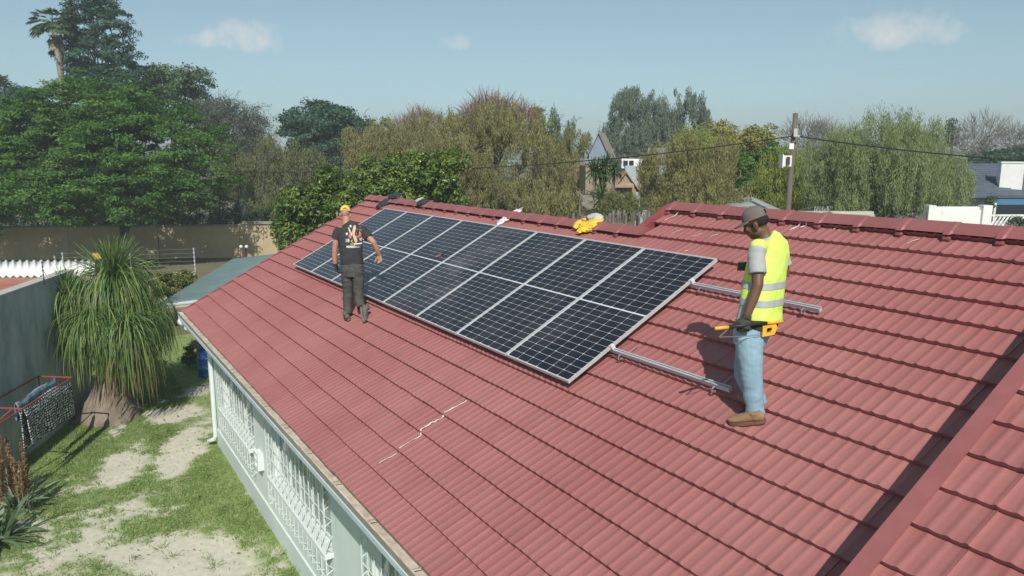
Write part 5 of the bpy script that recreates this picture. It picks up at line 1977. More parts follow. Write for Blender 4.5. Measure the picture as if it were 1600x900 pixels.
for (px, py, hh) in ((28, 800, 1.35), (40, 790, 1.3), (8, 800, 1.25), (-12, 810, 1.4), (18, 812, 1.2), (34, 815, 1.2), (0, 820, 1.1), (22, 790, 1.3), (46, 800, 1.15), (12, 790, 1.35), (-4, 800, 1.3), (38, 806, 1.0)):
    b = onz(px, py, G)
    lean_ = RNG.normal(size=2) * 0.06
    axis = unit(np.array([lean_[0], lean_[1], 1.0]))
    bm2 = bmesh.new()
    add_tube(bm2, [b, b + axis * hh], [0.016, 0.008], 6)
    obj('spike_stem', bm2, mat('spike_stem', (0.25, 0.16, 0.09), (0.33, 0.22, 0.13), 20, 0.9) if False else M_RACK if False else M_BARK_G, al)
    cnt = 260
    u = RNG.uniform(0.38, 1.0, cnt)
    q = b + np.outer(u, axis * hh) + rand_dirs(cnt) * (0.055 * (1.15 - u * 0.7))[:, None]
    v, f = leaves_at(q, rand_dirs(cnt), 0.055, 0.016, -0.5, 0.6)
    V_.append(v)
    F_.append(f + off)
    T_.append(np.repeat(RNG.random(cnt), 4))
    off += len(v)
obj('flower_spikes', mesh_np('flower_spikes', np.concatenate(V_), np.concatenate(F_), np.concatenate(T_)), M_SPIKE, al)

# --- stones and litter on the lawn edge
M_STONE = mat('pale_stone', (0.34, 0.32, 0.28), (0.46, 0.44, 0.40), 9, 0.9, 0.3)
for k, (px, py, s) in enumerate(((178, 676, 0.16), (192, 668, 0.13), (52, 758, 0.14), (62, 752, 0.10))):
    o = crumple('stone', ['flat pale stone nearest the swollen palm trunk', 'smaller pale stone just behind the flat one by the palm trunk', 'flat pale stone below the hanging blanket', 'small pale stone beside the flat one below the blanket'][k], 'stone', onz(px, py, G) + UP * 0.02, (s, s * 0.7, s * 0.3), M_STONE, 20 + k, np.eye(3), 0.25, 1.6, sub=3)
    o['group'] = 'stones on the lawn'

# --- blue drum and shrub past the house corner
bm = bmesh.new()
dc = onz(327, 588, G)
prof = [(0, 0.27), (0.02, 0.29), (0.28, 0.29), (0.30, 0.305), (0.33, 0.29), (0.58, 0.29), (0.60, 0.305), (0.63, 0.29), (0.88, 0.29), (0.90, 0.27)]
rings = [[bm.verts.new((dc[0] + r * math.cos(a), dc[1] + r * math.sin(a), G + z)) for a in np.linspace(0, 2 * math.pi, 24, endpoint=False)] for z, r in prof]
for a, b in zip(rings, rings[1:]):
    for k in range(24):
        bm.faces.new((a[k], a[(k + 1) % 24], b[(k + 1) % 24], b[k]))
bm.faces.new(rings[-1])
bm.faces.new(rings[0][::-1])
o = obj('drum', bm, mat('blue_plastic', (0.015, 0.07, 0.25), (0.03, 0.10, 0.30), 8, 0.45), None, True, sharp=40)
tag(o, 'blue plastic drum beside the far corner of the house', 'drum')
place_origin(o)
M_SHRUB = leaf_mat('soft_shrub_leaf', (0.055, 0.10, 0.035), (0.09, 0.145, 0.05), (0.16, 0.20, 0.08), 0.3)
tree('shrub', 'low green shrub beside the blue drum', 'shrub', 315, 22, [(316, 548, 22, 18), (300, 565, 14, 12)], M_SHRUB, clumps=120, per=40, cr=0.13, leaf=(0.07, 0.035), r0=0.03)

# --- carport sheet beyond the gable
zc = -2.62
q1, q2, q3 = onz(247, 476, zc), onz(365, 404, zc + 0.1), onz(424, 398, zc + 0.15)
q4 = q1 + (q3 - q2) * 4.2
q3 = q2 + (q3 - q2) * 4.2
cp = thing('carport', 'carport with a blue-green sheet roof beyond the gable of the house', 'carport', ((q1 + q3) / 2)[:2].tolist() + [G])
bm = bmesh.new()
nn = 120
M_CARP = mat('blue_green_sheet', (0.155, 0.225, 0.225), (0.19, 0.26, 0.258), 1.5, 0.5, spec=0.4)
rows = [[], []]
for k in range(nn + 1):
    s = k / nn
    for r_, (a, b) in enumerate(((q1, q2), (q4, q3))):
        rows[r_].append(bm.verts.new(Vector(a + (b - a) * s + UP * 0.012 * math.sin(s * 2 * math.pi * 26))))
for k in range(nn):
    bm.faces.new((rows[0][k], rows[0][k + 1], rows[1][k + 1], rows[1][k]))
o = obj('roof_sheet', bm, M_CARP, cp, True)
o.modifiers.new('thickness', 'SOLIDIFY').thickness = 0.01
for a, b in ((q1, q4), (q2, q3), (q1, q2)):
    bm = bmesh.new()
    add_tube(bm, [a - UP * 0.05, b - UP * 0.05], 0.04, 6)
    obj('beam', bm, M_FASCIA, cp)
for q in (q2 * 0.92 + q4 * 0.08, q4 * 0.7 + q2 * 0.3, q3 * 0.9 + q1 * 0.1):
    bm = bmesh.new()
    add_tube(bm, [(q[0], q[1], G - 0.1), (q[0], q[1], zc - 0.05)], 0.045, 8)
    obj('post', bm, M_FASCIA, cp)
# ================================================================== BEYOND THE GARDEN
M_BEIGE = mat('beige_plaster', (0.40, 0.315, 0.195), (0.47, 0.38, 0.25), 0.9, 0.9, 0.3, 30)
M_COP = mat('wall_coping', (0.19, 0.19, 0.15), (0.28, 0.27, 0.22), 2, 0.9)
def wall_run(bm, a, b, zt, th=0.23, zb=G - 0.1):
    a, b = np.asarray(a, float), np.asarray(b, float)
    d = (b - a) * np.array([1, 1, 0])
    L = np.linalg.norm(d)
    d = d / L
    m = (a + b) / 2
    add_box(bm, (m[0], m[1], (zb + zt) / 2), (L, th, zt - zb), np.array([d, np.cross(UP, d), UP]))
bw = thing('boundary_wall', 'long beige plastered boundary wall in the shade of the big tree', 'wall', gp(200, 45.5))
bm = bmesh.new()
wall_run(bm, gp(-160, 44), gp(372, 45.5), -3.22)
o = obj('wall_panel', bm, M_BEIGE, bw)
bm = bmesh.new()
wall_run(bm, gp(378, 46), gp(470, 46), -3.16)
obj('wall_panel', bm, M_BEIGE, bw)
for px, d in ((375, 45.75), (100, 44.8), (240, 45.1)):
    bm = bmesh.new()
    p = gp(px, d)
    add_box(bm, (p[0], p[1], (G - 3.12) / 2), (0.38, 0.42, -3.12 - G), CAMAX)
    obj('pier', bm, M_BEIGE, bw)
bm = bmesh.new()
wall_run(bm, gp(379, 45.96), gp(470, 45.96), -2.99, 0.36, -3.14)
obj('coping', bm, M_COP, bw)
bm = bmesh.new()
wall_run(bm, gp(-160, 43.96), gp(370, 45.46), -3.13, 0.32, -3.2)
obj('coping', bm, M_COP, bw)
bm = bmesh.new()
p = gp(441, 45.78)
for (dx, dz, sx, sz) in ((-0.28, -4.35, 0.06, 1.1), (0.3, -4.35, 0.06, 1.1), (0.01, -3.82, 0.64, 0.06)):
    add_box(bm, p * np.array([1, 1, 0]) + RV * dx + UP * dz, (sx, 0.06, sz), CAMAX)
obj('gate_frame', bm, mat('brown_frame', (0.10, 0.06, 0.035)), bw)
lp = thing('garden_lamp', 'short brown lamp post with two white bulbs before the beige wall', 'lamp', onz(382, 404, G))
b0 = onz(382, 404, G)
bm = bmesh.new()
add_box(bm, b0 + UP * 0.33, (0.2, 0.2, 0.66), CAMAX)
obj('post', bm, mat('dark_brown', (0.09, 0.05, 0.03)), lp)
for s in (-1, 1):
    bm = bmesh.new()
    ball(bm, b0 + RV * 0.17 * s + UP * 0.74, 0.11, seg=12)
    obj('bulb_globe', bm, M_WHITE, lp, True)
    bm = bmesh.new()
    add_tube(bm, [b0 + UP * 0.62, b0 + RV * 0.17 * s + UP * 0.68], 0.03, 6)
    obj('arm', bm, mat('dark_brown_arm', (0.09, 0.05, 0.03)), lp)

# --- low garden wall with the electric fence on top, hedge in front
ef = thing('electric_fence', 'electric fence of thin wires and posts on a low garden wall', 'fence', gp(220, 30))
za = -3.74
ea, eb = gp(90, 29, za), gp(298, 30.5, za)
bm = bmesh.new()
wall_run(bm, ea * np.array([1, 1, 0]) + UP * G, eb * np.array([1, 1, 0]) + UP * G, za)
obj('low_wall', bm, mat('cream_wall', (0.42, 0.38, 0.27), (0.50, 0.45, 0.34), 3, 0.9), ef)
for f_ in (0.0, 0.5, 1.0):
    bm = bmesh.new()
    p = ea + (eb - ea) * f_
    add_tube(bm, [p, p + UP * 1.02], 0.022, 6)
    for k in range(6):
        add_box(bm, p + UP * (0.12 + 0.17 * k), (0.06, 0.06, 0.05), CAMAX)
    obj('post', bm, M_RAIL, ef)
for k in range(6):
    bm = bmesh.new()
    add_tube(bm, [ea + UP * (0.12 + 0.17 * k), eb + UP * (0.12 + 0.17 * k)], 0.004, 4)
    obj('wire', bm, M_STEEL, ef)
box_obj('warning_plate', gp(144, 29.2) * np.array([1, 1, 0]) + UP * atd(144, 402, 29.2)[2], (0.36, 0.02, 0.25), mat('yellow_plate', (0.66, 0.45, 0.10), (0.55, 0.36, 0.12), 20, 0.6), ef, CAMAX)
n0 = thing('fence_post', 'thin post with insulators standing on the coping of the blue-grey wall', 'post', onz(69, 440, ZT))
pb0 = atd(69, 441, 15.9)
bm = bmesh.new()
add_tube(bm, [pb0 - UP * 0.05, pb0 + UP * 0.45], 0.009, 6)
obj('rod', bm, M_BLACKPL, n0)
for k in range(5):
    bm = bmesh.new()
    add_tube(bm, [pb0 + UP * (0.06 + 0.09 * k), pb0 + UP * (0.09 + 0.09 * k)], 0.018, 6)
    obj('insulator', bm, M_BLACKPL, n0)
M_HEDGE = leaf_mat('yellow_green_hedge', (0.07, 0.10, 0.025), (0.14, 0.17, 0.04), (0.24, 0.24, 0.07), 0.3)
tree('hedge', 'yellow-green hedge below the electric fence, between palm and carport', 'hedge', 262, 27, [(262, 447, 45, 16), (225, 440, 30, 12), (290, 432, 10, 10)], M_HEDGE, clumps=260, per=60, cr=0.22, leaf=(0.10, 0.05), r0=0.05)
bm = bmesh.new()
p = atd(228, 441, 25)
add_slab(bm, [p - RV * 0.28, p + RV * 0.36 + UP * 0.14, p + RV * 0.36 + UP * 0.14 + FV * 0.5, p - RV * 0.28 + FV * 0.5], (0, 0, -0.04))
add_box(bm, p - UP * 0.75 + FV * 0.25, (0.08, 0.08, 1.5), CAMAX)
o = obj('bird_table', bm, mat('weathered_wood', (0.30, 0.20, 0.13), (0.38, 0.27, 0.18), 8, 0.9))
tag(o, 'small tilted brown roof on a post between palm and hedge', 'bird table')
place_origin(o)

# ------------------------------------------------------------------ trees
L_ACA = leaf_mat('bright_green_leaf', (0.052, 0.132, 0.028), (0.092, 0.200, 0.042), (0.172, 0.285, 0.065), 0.4)
L_DARK = leaf_mat('dark_blue_green_leaf', (0.030, 0.081, 0.051), (0.049, 0.115, 0.070), (0.088, 0.169, 0.100), 0.25)
L_MID = leaf_mat('mid_green_leaf', (0.061, 0.115, 0.051), (0.095, 0.162, 0.070), (0.155, 0.223, 0.101), 0.3)
L_GREY = leaf_mat('grey_green_twig', (0.074, 0.092, 0.070), (0.108, 0.124, 0.095), (0.162, 0.169, 0.128), 0.25)
L_OLIVE = leaf_mat('olive_leaf', (0.205, 0.205, 0.080), (0.305, 0.295, 0.122), (0.43, 0.385, 0.19), 0.45)
L_OLIVEB = leaf_mat('brownish_olive_leaf', (0.135, 0.165, 0.068), (0.20, 0.222, 0.095), (0.31, 0.285, 0.14), 0.4)
L_PINK = leaf_mat('reddish_twig', (0.22, 0.145, 0.11), (0.30, 0.20, 0.155), (0.38, 0.27, 0.20), 0.3)
L_CITRUS = leaf_mat('glossy_leaf', (0.061, 0.121, 0.022), (0.128, 0.209, 0.038), (0.284, 0.331, 0.081), 0.3, 0.38, 0.5)
L_EUC = leaf_mat('gum_leaf', (0.115, 0.162, 0.119), (0.176, 0.230, 0.159), (0.263, 0.304, 0.203), 0.4)
L_YEL = leaf_mat('yellow_green_leaf', (0.189, 0.209, 0.047), (0.317, 0.311, 0.074), (0.450, 0.405, 0.101), 0.35)
L_LIME = leaf_mat('lime_leaf', (0.176, 0.236, 0.047), (0.277, 0.338, 0.070), (0.432, 0.450, 0.121), 0.4)
L_WILL = leaf_mat('willow_leaf', (0.203, 0.263, 0.115), (0.290, 0.358, 0.162), (0.405, 0.439, 0.223), 0.45)
L_PALM = leaf_mat('palm_leaf', (0.045, 0.095, 0.032), (0.080, 0.140, 0.046), (0.145, 0.195, 0.07), 0.3, 0.45)
L_BARE = leaf_mat('bare_twig', (0.17, 0.15, 0.13), (0.23, 0.205, 0.18), (0.29, 0.265, 0.235), 0.2)
L_RUST = leaf_mat('rust_leaf', (0.15, 0.13, 0.04), (0.22, 0.17, 0.05), (0.30, 0.22, 0.08), 0.3)
FE = dict(wide=0.55, flat=1.25, hang=0.7, up=0.35, rnd=0.9, shell=0.5, bumpy=0.25)

tree('broad_tree', 'huge bright green spreading tree overhanging the beige wall', 'tree', 205, 45.8,
     [(150, 235, 118, 88, -3.5), (45, 245, 85, 78, -4), (250, 235, 85, 82, -4), (130, 170, 85, 42, -3), (205, 290, 112, 46, -6), (60, 298, 92, 42, -6), (282, 275, 48, 42, -5), (-40, 270, 70, 80, -4), (120, 306, 90, 28, -7)],
     L_ACA, clumps=1400, per=80, cr=0.6, leaf=(0.19, 0.085), flat=0.40, up=0.9, bumpy=0.16, fill=0.3, r0=0.42, fork=0.35, sub=(130, 1.25, 0.6), core=0.5)
tree('conifer', 'tall dark blue-green conifer behind the palm trunk', 'tree', 152, 56,
     [(145, 0, 42, 34), (165, 45, 44, 32), (150, 90, 58, 30), (180, 105, 36, 24), (120, 40, 26, 40), (150, 130, 60, 24)], L_DARK, clumps=420, per=70, cr=0.6, leaf=(0.26, 0.08), flat=0.4, up=0.5, bumpy=0.3, fill=0.25, r0=0.3, fork=0.6)
tree('round_tree', 'mid-green rounded tree behind the right shoulder of the huge tree', 'tree', 270, 62, [(262, 150, 52, 40), (305, 155, 38, 34), (225, 150, 30, 36), (345, 175, 26, 22)], L_MID, clumps=320, per=60, cr=0.7, leaf=(0.25, 0.12), flat=0.6, fill=0.3, r0=0.3, sub=(40, 1.3, 0.6))
tree('thorn_tree', 'grey-green fine-twigged tree right of the huge bright tree', 'tree', 370, 52, [(365, 205, 50, 48), (395, 215, 26, 38), (340, 190, 34, 38), (375, 260, 40, 40)], L_GREY, clumps=420, per=70, cr=0.55, leaf=(0.20, 0.04), flat=0.8, up=0.5, fill=0.3, r0=0.25, sprig=500, sprig_len=0.9)
tree('brown_bush', 'brownish bush squeezed between the bright tree and the grey tree', 'bush', 340, 50, [(338, 238, 26, 26), (352, 290, 22, 34)], L_OLIVEB, clumps=110, per=60, cr=0.5, leaf=(0.15, 0.06), fill=0.3, r0=0.12)
tree('feathery_tree', 'feathery olive tree with browning right side above the beige wall', 'tree', 432, 49, [(425, 262, 52, 38), (458, 262, 42, 38), (400, 300, 36, 44), (445, 310, 40, 36), (478, 268, 26, 30)], L_OLIVEB, clumps=480, per=75, cr=0.45, leaf=(0.16, 0.045), fill=0.25, r0=0.18, sprig=250, sprig_len=0.7, **FE, sub=(40, 0.8, 1.0))
tree('dark_tree', 'dense dark green flat-topped tree on the skyline left of centre', 'tree', 505, 66, [(505, 195, 58, 26), (480, 220, 38, 28), (540, 205, 38, 24), (510, 245, 52, 34), (575, 205, 30, 16), (560, 240, 36, 30)], L_DARK, clumps=380, per=75, cr=0.75, leaf=(0.27, 0.13), flat=0.5, fill=0.3, r0=0.35, sub=(70, 1.2, 0.6), core=0.6)
tree('citrus_tree', 'glossy-leaved dense green tree just behind the red ridge', 'tree', 600, 25, [(655, 275, 55, 34), (560, 305, 58, 40), (610, 285, 46, 36), (500, 335, 48, 36), (475, 362, 30, 26), (690, 300, 28, 26), (600, 335, 80, 40)],
     L_CITRUS, clumps=900, per=42, cr=0.24, leaf=(0.13, 0.065), flat=0.8, up=0.6, fill=0.3, r0=0.12, shell=0.7, sub=(80, 0.42, 0.85), core=0.5)
tree('pepper_tree', 'broad pale olive feathery tree behind the middle of the ridge', 'tree', 780, 37, [(800, 255, 90, 72), (730, 255, 60, 62), (860, 270, 50, 65), (780, 212, 50, 30), (740, 310, 60, 45), (820, 315, 75, 45), (690, 245, 50, 42), (888, 312, 24, 38)],
     L_OLIVE, clumps=1200, per=75, cr=0.36, leaf=(0.14, 0.034), fill=0.25, r0=0.26, sprig=700, sprig_len=0.9, **FE, sub=(75, 0.75, 1.0))
tree('olive_tree', 'pale olive feathery tree between the dark tree and the glossy tree', 'tree', 600, 44, [(590, 240, 55, 42), (640, 225, 52, 36), (560, 265, 42, 36), (660, 260, 40, 40)], L_OLIVE, clumps=620, per=70, cr=0.42, leaf=(0.15, 0.04), fill=0.25, r0=0.2, sprig=400, sprig_len=0.9, **FE, sub=(45, 0.8, 1.0))
tree('bare_tree', 'reddish bare-twigged tree rising behind the olive tree, left of the taller one', 'tree', 662, 50, [(662, 200, 26, 20), (628, 207, 20, 12)], L_PINK, style='strands', strands=1700, length=0.9, width=0.030, segs=3, droop=-0.1, sway=0.9, upstart=0.5, leafy=6000, r0=0.14, bark=M_BARK_G, fork=0.7)
tree('bare_tree', 'taller reddish bare-twigged tree rising at the top of the broad olive tree', 'tree', 775, 39, [(770, 186, 36, 26), (810, 198, 28, 22), (742, 200, 24, 22)], L_PINK, style='strands', strands=2600, length=0.9, width=0.028, segs=3, droop=-0.1, sway=0.9, upstart=0.5, leafy=9000, r0=0.16, bark=M_BARK_G, fork=0.7)
tree('cypress', 'yellow-green pointed tree top beside the reddish twigs', 'tree', 838, 41, [(838, 190, 14, 24), (846, 215, 18, 24)], L_LIME, clumps=90, per=50, cr=0.26, leaf=(0.15, 0.05), r0=0.12)
tree('slender_tree', 'slender grey-green tree with two pointed tops right of the broad olive tree', 'tree', 878, 42, [(867, 200, 8, 28), (891, 208, 7, 22), (878, 238, 18, 26)], L_EUC, clumps=170, per=60, cr=0.34, leaf=(0.14, 0.036), r0=0.1, sprig=160, sprig_len=0.6, **FE)
tree('gum_tree', 'tall open grey-green gum tree with sky showing through', 'tree', 1022, 66, [(978, 192, 30, 36), (985, 162, 12, 22), (966, 222, 18, 20), (1047, 178, 28, 24), (1075, 192, 24, 34), (1015, 172, 20, 18), (1030, 220, 26, 24), (1008, 205, 16, 20), (1058, 230, 32, 22), (990, 238, 36, 26), (1088, 215, 13, 22)],
     L_EUC, clumps=620, per=70, cr=0.5, leaf=(0.24, 0.055), wide=0.6, flat=1.3, hang=0.8, up=0.3, shell=0.35, bumpy=0.3, r0=0.28, bark=M_BARK_G, nb=26, fork=0.55, sprig=200, sprig_len=1.0, sub=(64, 0.95, 1.0), core=0.2)
tree('bottlebrush', 'weeping olive-green bottlebrush left of the man in the vest', 'tree', 1085, 29, [(1085, 265, 58, 42), (1045, 285, 36, 36), (1120, 290, 42, 40), (1075, 315, 62, 26), (1030, 320, 22, 24)], L_OLIVE, clumps=700, per=70, cr=0.3, leaf=(0.12, 0.026), fill=0.25, r0=0.12, sprig=600, sprig_len=0.7, **FE, sub=(45, 0.55, 1.1))
tree('golden_tree', 'rounded tree turning yellow behind the weeping bottlebrush', 'tree', 1145, 50, [(1150, 222, 44, 26), (1175, 240, 34, 28), (1120, 240, 32, 30)], L_YEL, clumps=260, per=60, cr=0.5, leaf=(0.18, 0.09), flat=0.6, fill=0.3, r0=0.2, sub=(30, 0.9, 0.7))
tree('fan_palm', 'bushy light green palm in front of the yellowing tree', 'palm', 1090, 40, [(1085, 232, 28, 26), (1105, 250, 26, 22)], L_LIME, style='strands', strands=2600, length=0.9, width=0.05, segs=4, droop=0.8, sway=0.2, r0=0.12)
tree('leafy_tree', 'deep green leafy tree left of the utility pole', 'tree', 1200, 36, [(1195, 270, 38, 34), (1180, 310, 34, 24), (1215, 250, 22, 22)], L_ACA, clumps=260, per=60, cr=0.38, leaf=(0.16, 0.08), fill=0.3, r0=0.12, sub=(26, 0.6, 0.7))
tree('conifer', 'lime-green soft conifer directly behind the utility pole', 'tree', 1222, 33, [(1225, 278, 36, 38), (1205, 300, 26, 28), (1245, 295, 24, 32), (1235, 318, 38, 18)], L_LIME, clumps=360, per=60, cr=0.36, leaf=(0.13, 0.034), fill=0.3, r0=0.1, **FE, sub=(34, 0.5, 1.0))
tree('willow', 'large pale weeping willow filling the right background', 'tree', 1400, 28, [(1385, 252, 80, 46), (1330, 268, 54, 46), (1455, 268, 46, 44), (1300, 295, 36, 36), (1385, 305, 80, 36), (1455, 300, 38, 36), (1352, 224, 34, 20), (1425, 226, 38, 20)],
     L_WILL, clumps=1500, per=70, cr=0.32, leaf=(0.125, 0.022), wide=0.6, flat=1.5, hang=0.7, up=0.3, rnd=0.9, shell=0.45, bumpy=0.28, fill=0.25, r0=0.2, nb=26, fork=0.3, sprig=1500, sprig_len=0.95, sub=(80, 0.6, 1.4))
tree('bare_tree', 'leafless brown tree behind the top of the utility pole', 'tree', 1270, 62, [(1262, 215, 38, 20), (1290, 225, 32, 24)], L_BARE, style='strands', strands=1500, length=1.2, width=0.036, segs=3, droop=-0.1, sway=0.9, upstart=0.6, leafy=2200, r0=0.18, bark=M_BARK_G, fork=0.6)
tree('bare_tree', 'leafless grey tree on the skyline right of the willow', 'tree', 1538, 64, [(1535, 212, 34, 26), (1518, 232, 24, 22)], L_BARE, style='strands', strands=1100, length=1.3, width=0.034, segs=3, droop=-0.05, sway=0.9, upstart=0.6, r0=0.16, bark=M_BARK_G, fork=0.6, nb=30)
tree('bare_tree', 'smaller leafless grey tree at the far right edge of the skyline', 'tree', 1584, 66, [(1584, 222, 24, 20), (1610, 225, 22, 20)], L_BARE, style='strands', strands=800, length=1.3, width=0.034, segs=3, droop=-0.05, sway=0.9, upstart=0.6, r0=0.14, bark=M_BARK_G, fork=0.6, nb=30)
tree('cypress', 'tiny dark conifer tip above the right side of the willow', 'tree', 1487, 70, [(1487, 200, 7, 14), (1487, 215, 9, 14)], L_DARK, clumps=40, per=40, cr=0.4, leaf=(0.3, 0.1), r0=0.15)
tree('dark_bush', 'dark green bushes behind the dark tiled house', 'bush', 1580, 58, [(1565, 247, 34, 12), (1600, 244, 30, 13), (1530, 252, 26, 10)], L_DARK, clumps=180, per=50, cr=0.6, leaf=(0.22, 0.10), fill=0.3, r0=0.2)
tree('olive_bush', 'brown-green bush between the tan house and the wooden fence', 'bush', 965, 22, [(965, 322, 22, 18), (948, 330, 16, 14), (985, 325, 16, 16)], L_OLIVEB, clumps=150, per=50, cr=0.22, leaf=(0.09, 0.022), fill=0.2, r0=0.03, sprig=150, sprig_len=0.35, **FE)
tree('garden_bush', 'olive bush at the foot of the broad feathery tree, next to the fence', 'bush', 880, 24, [(880, 325, 30, 24), (845, 325, 34, 22)], L_OLIVE, clumps=200, per=50, cr=0.25, leaf=(0.10, 0.025), fill=0.2, r0=0.04, sprig=150, sprig_len=0.4, **FE)
tree('veranda_plant', 'dark climbing plant on the white lattice balustrade', 'plant', 1588, 31, [(1592, 348, 12, 9), (1548, 318, 5, 12)], L_MID, clumps=30, per=40, cr=0.2, leaf=(0.10, 0.05), r0=0.02)
tree('edge_tree', 'hazy blue-green tree at the left edge behind the huge bright tree', 'tree', 0, 60, [(0, 165, 26, 44), (35, 155, 30, 18)], L_DARK, clumps=130, per=60, cr=0.7, leaf=(0.28, 0.12), r0=0.2)

# dark growth added behind the boundary wall to stand in for shade under the canopy, and the far belt of suburb trees: uncountable masses
def belt(name, spans, d, m, clumps, per, cr, leaf):
    lobes = []
    for (x0, x1, ytop, n_) in spans:
        for k in range(n_):
            px_ = x0 + (x1 - x0) * (k + 0.5) / n_
            yt = ytop + random.uniform(-5, 6)
            c_ = gp(px_, d + random.uniform(-1.5, 1.5))
            zt_ = atd(px_, yt, d)[2]
            h_ = zt_ - G
            rr = (x1 - x0) / n_ * d / F * random.uniform(0.65, 0.9)
            lobes.append((c_ + UP * h_ * 0.45, np.array([rr, rr, h_ * 0.55])))
    v, f, tint, _ = crown_leafy(lobes, clumps, per, cr, leaf, fill=0.15, shell=0.6)
    o = obj(name, mesh_np(name, v, f, tint), m, kind='stuff')
    return o
belt('filler_growth', [(-80, 340, 322, 10), (340, 500, 318, 5)], 49.5, L_DARK, 420, 60, 0.55, (0.20, 0.10))
belt('filler_growth', [(520, 940, 318, 9), (1030, 1290, 322, 6), (1290, 1420, 318, 3)], 45, L_MID, 420, 60, 0.55, (0.20, 0.10))
belt('far_trees', [(-150, 560, 236, 16), (560, 1000, 238, 12), (1000, 1720, 240, 18)], 110, L_MID, 900, 60, 1.3, (0.5, 0.26))

# --- the tall fan palm
pt = thing('tall_palm', 'tall slender palm with dead skirt rising above the huge bright tree', 'palm', gp(102, 54))
p0, p1 = gp(106, 54), atd(84, 42, 54)
bm = bmesh.new()
add_tube(bm, [p0 - UP * 0.2, p0 * 0.4 + p1 * 0.6 + RV * 0.45, p1], [0.32, 0.24, 0.19], 10)
obj('trunk', bm, M_BARK_G, pt, True)
bs, ds = [], []
for k in range(60):
    a = 2 * math.pi * k / 34 * 2.4
    el = random.uniform(-0.2, 1.2)
    ds.append(math.cos(a) * math.cos(el) * RV + math.sin(a) * math.cos(el) * FV + UP * math.sin(el))
    bs.append(p1 + UP * 0.1)
obj('crown', mesh_np('crown', *frond_mesh(bs, ds, 1.35, 0.8, 20, 0.95, 0.075, 0.03, fan=True)), L_MID, pt)
bs = [p1 - UP * random.uniform(0.0, 1.0) for k in range(16)]
ds = [math.cos(k) * RV * 0.6 + math.sin(k) * FV * 0.6 - UP for k in range(16)]
obj('dead_skirt', mesh_np('dead_skirt', *frond_mesh(bs, ds, 1.0, 0.5, 14, 0.7, 0.08, 0.03, fan=True)), leaf_mat('dead_frond', (0.16, 0.13, 0.07), (0.26, 0.22, 0.12), (0.36, 0.32, 0.18), 0.1), pt)

# --- yucca trees in front of the tan house, small palm behind
def yucca(name, label, px, d, heads, base_py=None):
    base = gp(px, d)
    t = thing(name, label, 'yucca', base)
    parts = []
    bm = bmesh.new()
    for (hx, hy, n_, L_, w_) in heads:
        h_ = atd(hx, hy, d)
        add_tube(bm, [base, base * 0.45 + h_ * 0.55 + RV * 0.05, h_], [0.14, 0.09, 0.07], 8)
        parts.append(straps(h_, n_, L_, w_, grav=0.45, seg=6, min_el=-0.8, max_el=1.5))
    obj('crown', mesh_np('crown', *merge(parts)), L_PALM, t)
    obj('trunk', bm, M_BARK_G, t, True)
yucca('yucca_tree', 'branching yucca tree with pale trunks in front of the tan house', 943, 31, [(928, 267, 130, 0.62, 0.05), (945, 262, 150, 0.62, 0.05), (960, 267, 120, 0.6, 0.05), (938, 274, 90, 0.55, 0.05)])
yucca('yucca', 'small spiky yucca standing behind the wooden fence', 940, 24, [(940, 312, 110, 0.62, 0.04), (938, 325, 60, 0.45, 0.04)])
yucca('small_palm', 'small palm left of the blue gabled house', 917, 55, [(911, 226, 90, 0.9, 0.07), (908, 236, 60, 0.8, 0.07)])

# ------------------------------------------------------------------ houses behind
M_TANW = mat('tan_wall', (0.30, 0.235, 0.165), (0.37, 0.29, 0.21), 1.5, 0.9)
M_TANR = mat('tan_tiles', (0.30, 0.205, 0.145), (0.40, 0.29, 0.21), 2.5, 0.9, 0.3, 12)
M_BLUEW = mat('pale_blue_wall', (0.22, 0.28, 0.34), (0.27, 0.33, 0.39), 1, 0.9)
M_DKROOF = mat('dark_slate_tiles', (0.075, 0.095, 0.125), (0.115, 0.135, 0.165), 2.0, 0.6, 0.2, 12)
M_BROOF = mat('brown_roof', (0.20, 0.17, 0.145), (0.27, 0.235, 0.20), 2.0, 0.9)
M_WW = mat('white_wall', (0.70, 0.70, 0.66), (0.78, 0.78, 0.75), 2.5, 0.85)
M_DKGL = mat('dark_glass', (0.02, 0.028, 0.035), None, rough=0.1, spec=0.7)
M_METAL = mat('light_metal_roof', (0.36, 0.38, 0.385), (0.42, 0.44, 0.44), 1.2, 0.5, metal=0.2)

def gable_house(name, label, px, d, w, depth, ze, zr, m_wall, m_roof, yaw=0.0, over=0.25, wall_kw=None):
    """house whose gable faces the viewer turned by yaw; px is the middle of the front gable"""
    c = gp(px, d)
    r = math.cos(yaw) * RV + math.sin(yaw) * FV
    f = -math.sin(yaw) * RV + math.cos(yaw) * FV
    t = thing(name, label, 'house', c)
    bm = bmesh.new()
    b = c * np.array([1, 1, 0])
    add_slab(bm, [b - r * w / 2 + UP * G, b + r * w / 2 + UP * G, b + r * w / 2 + UP * ze, b + UP * (zr - 0.06), b - r * w / 2 + UP * ze], f * depth)
    obj('wall', bm, m_wall, t)
    k = (zr - ze) / (w / 2)
    for s in (-1, 1):
        bm = bmesh.new()
        e = b + r * s * (w / 2 + over) + UP * (ze - k * over)
        add_slab(bm, [b - f * over + UP * zr, e - f * over, e + f * (depth + over), b + f * (depth + over) + UP * zr], -UP * 0.06)
        obj('roof', bm, m_roof, t)
    return t, b, r, f

# blue gable far back
zp = lambda px, py, d: atd(px, py, d)[2]
t, b, r, f = gable_house('gabled_house', 'pale blue gabled house rising left of the gum tree', 934, 62, 1.75, 1.3, zp(930, 240, 62), zp(930, 208, 62), M_BLUEW, M_BROOF, -0.45, 0.18)
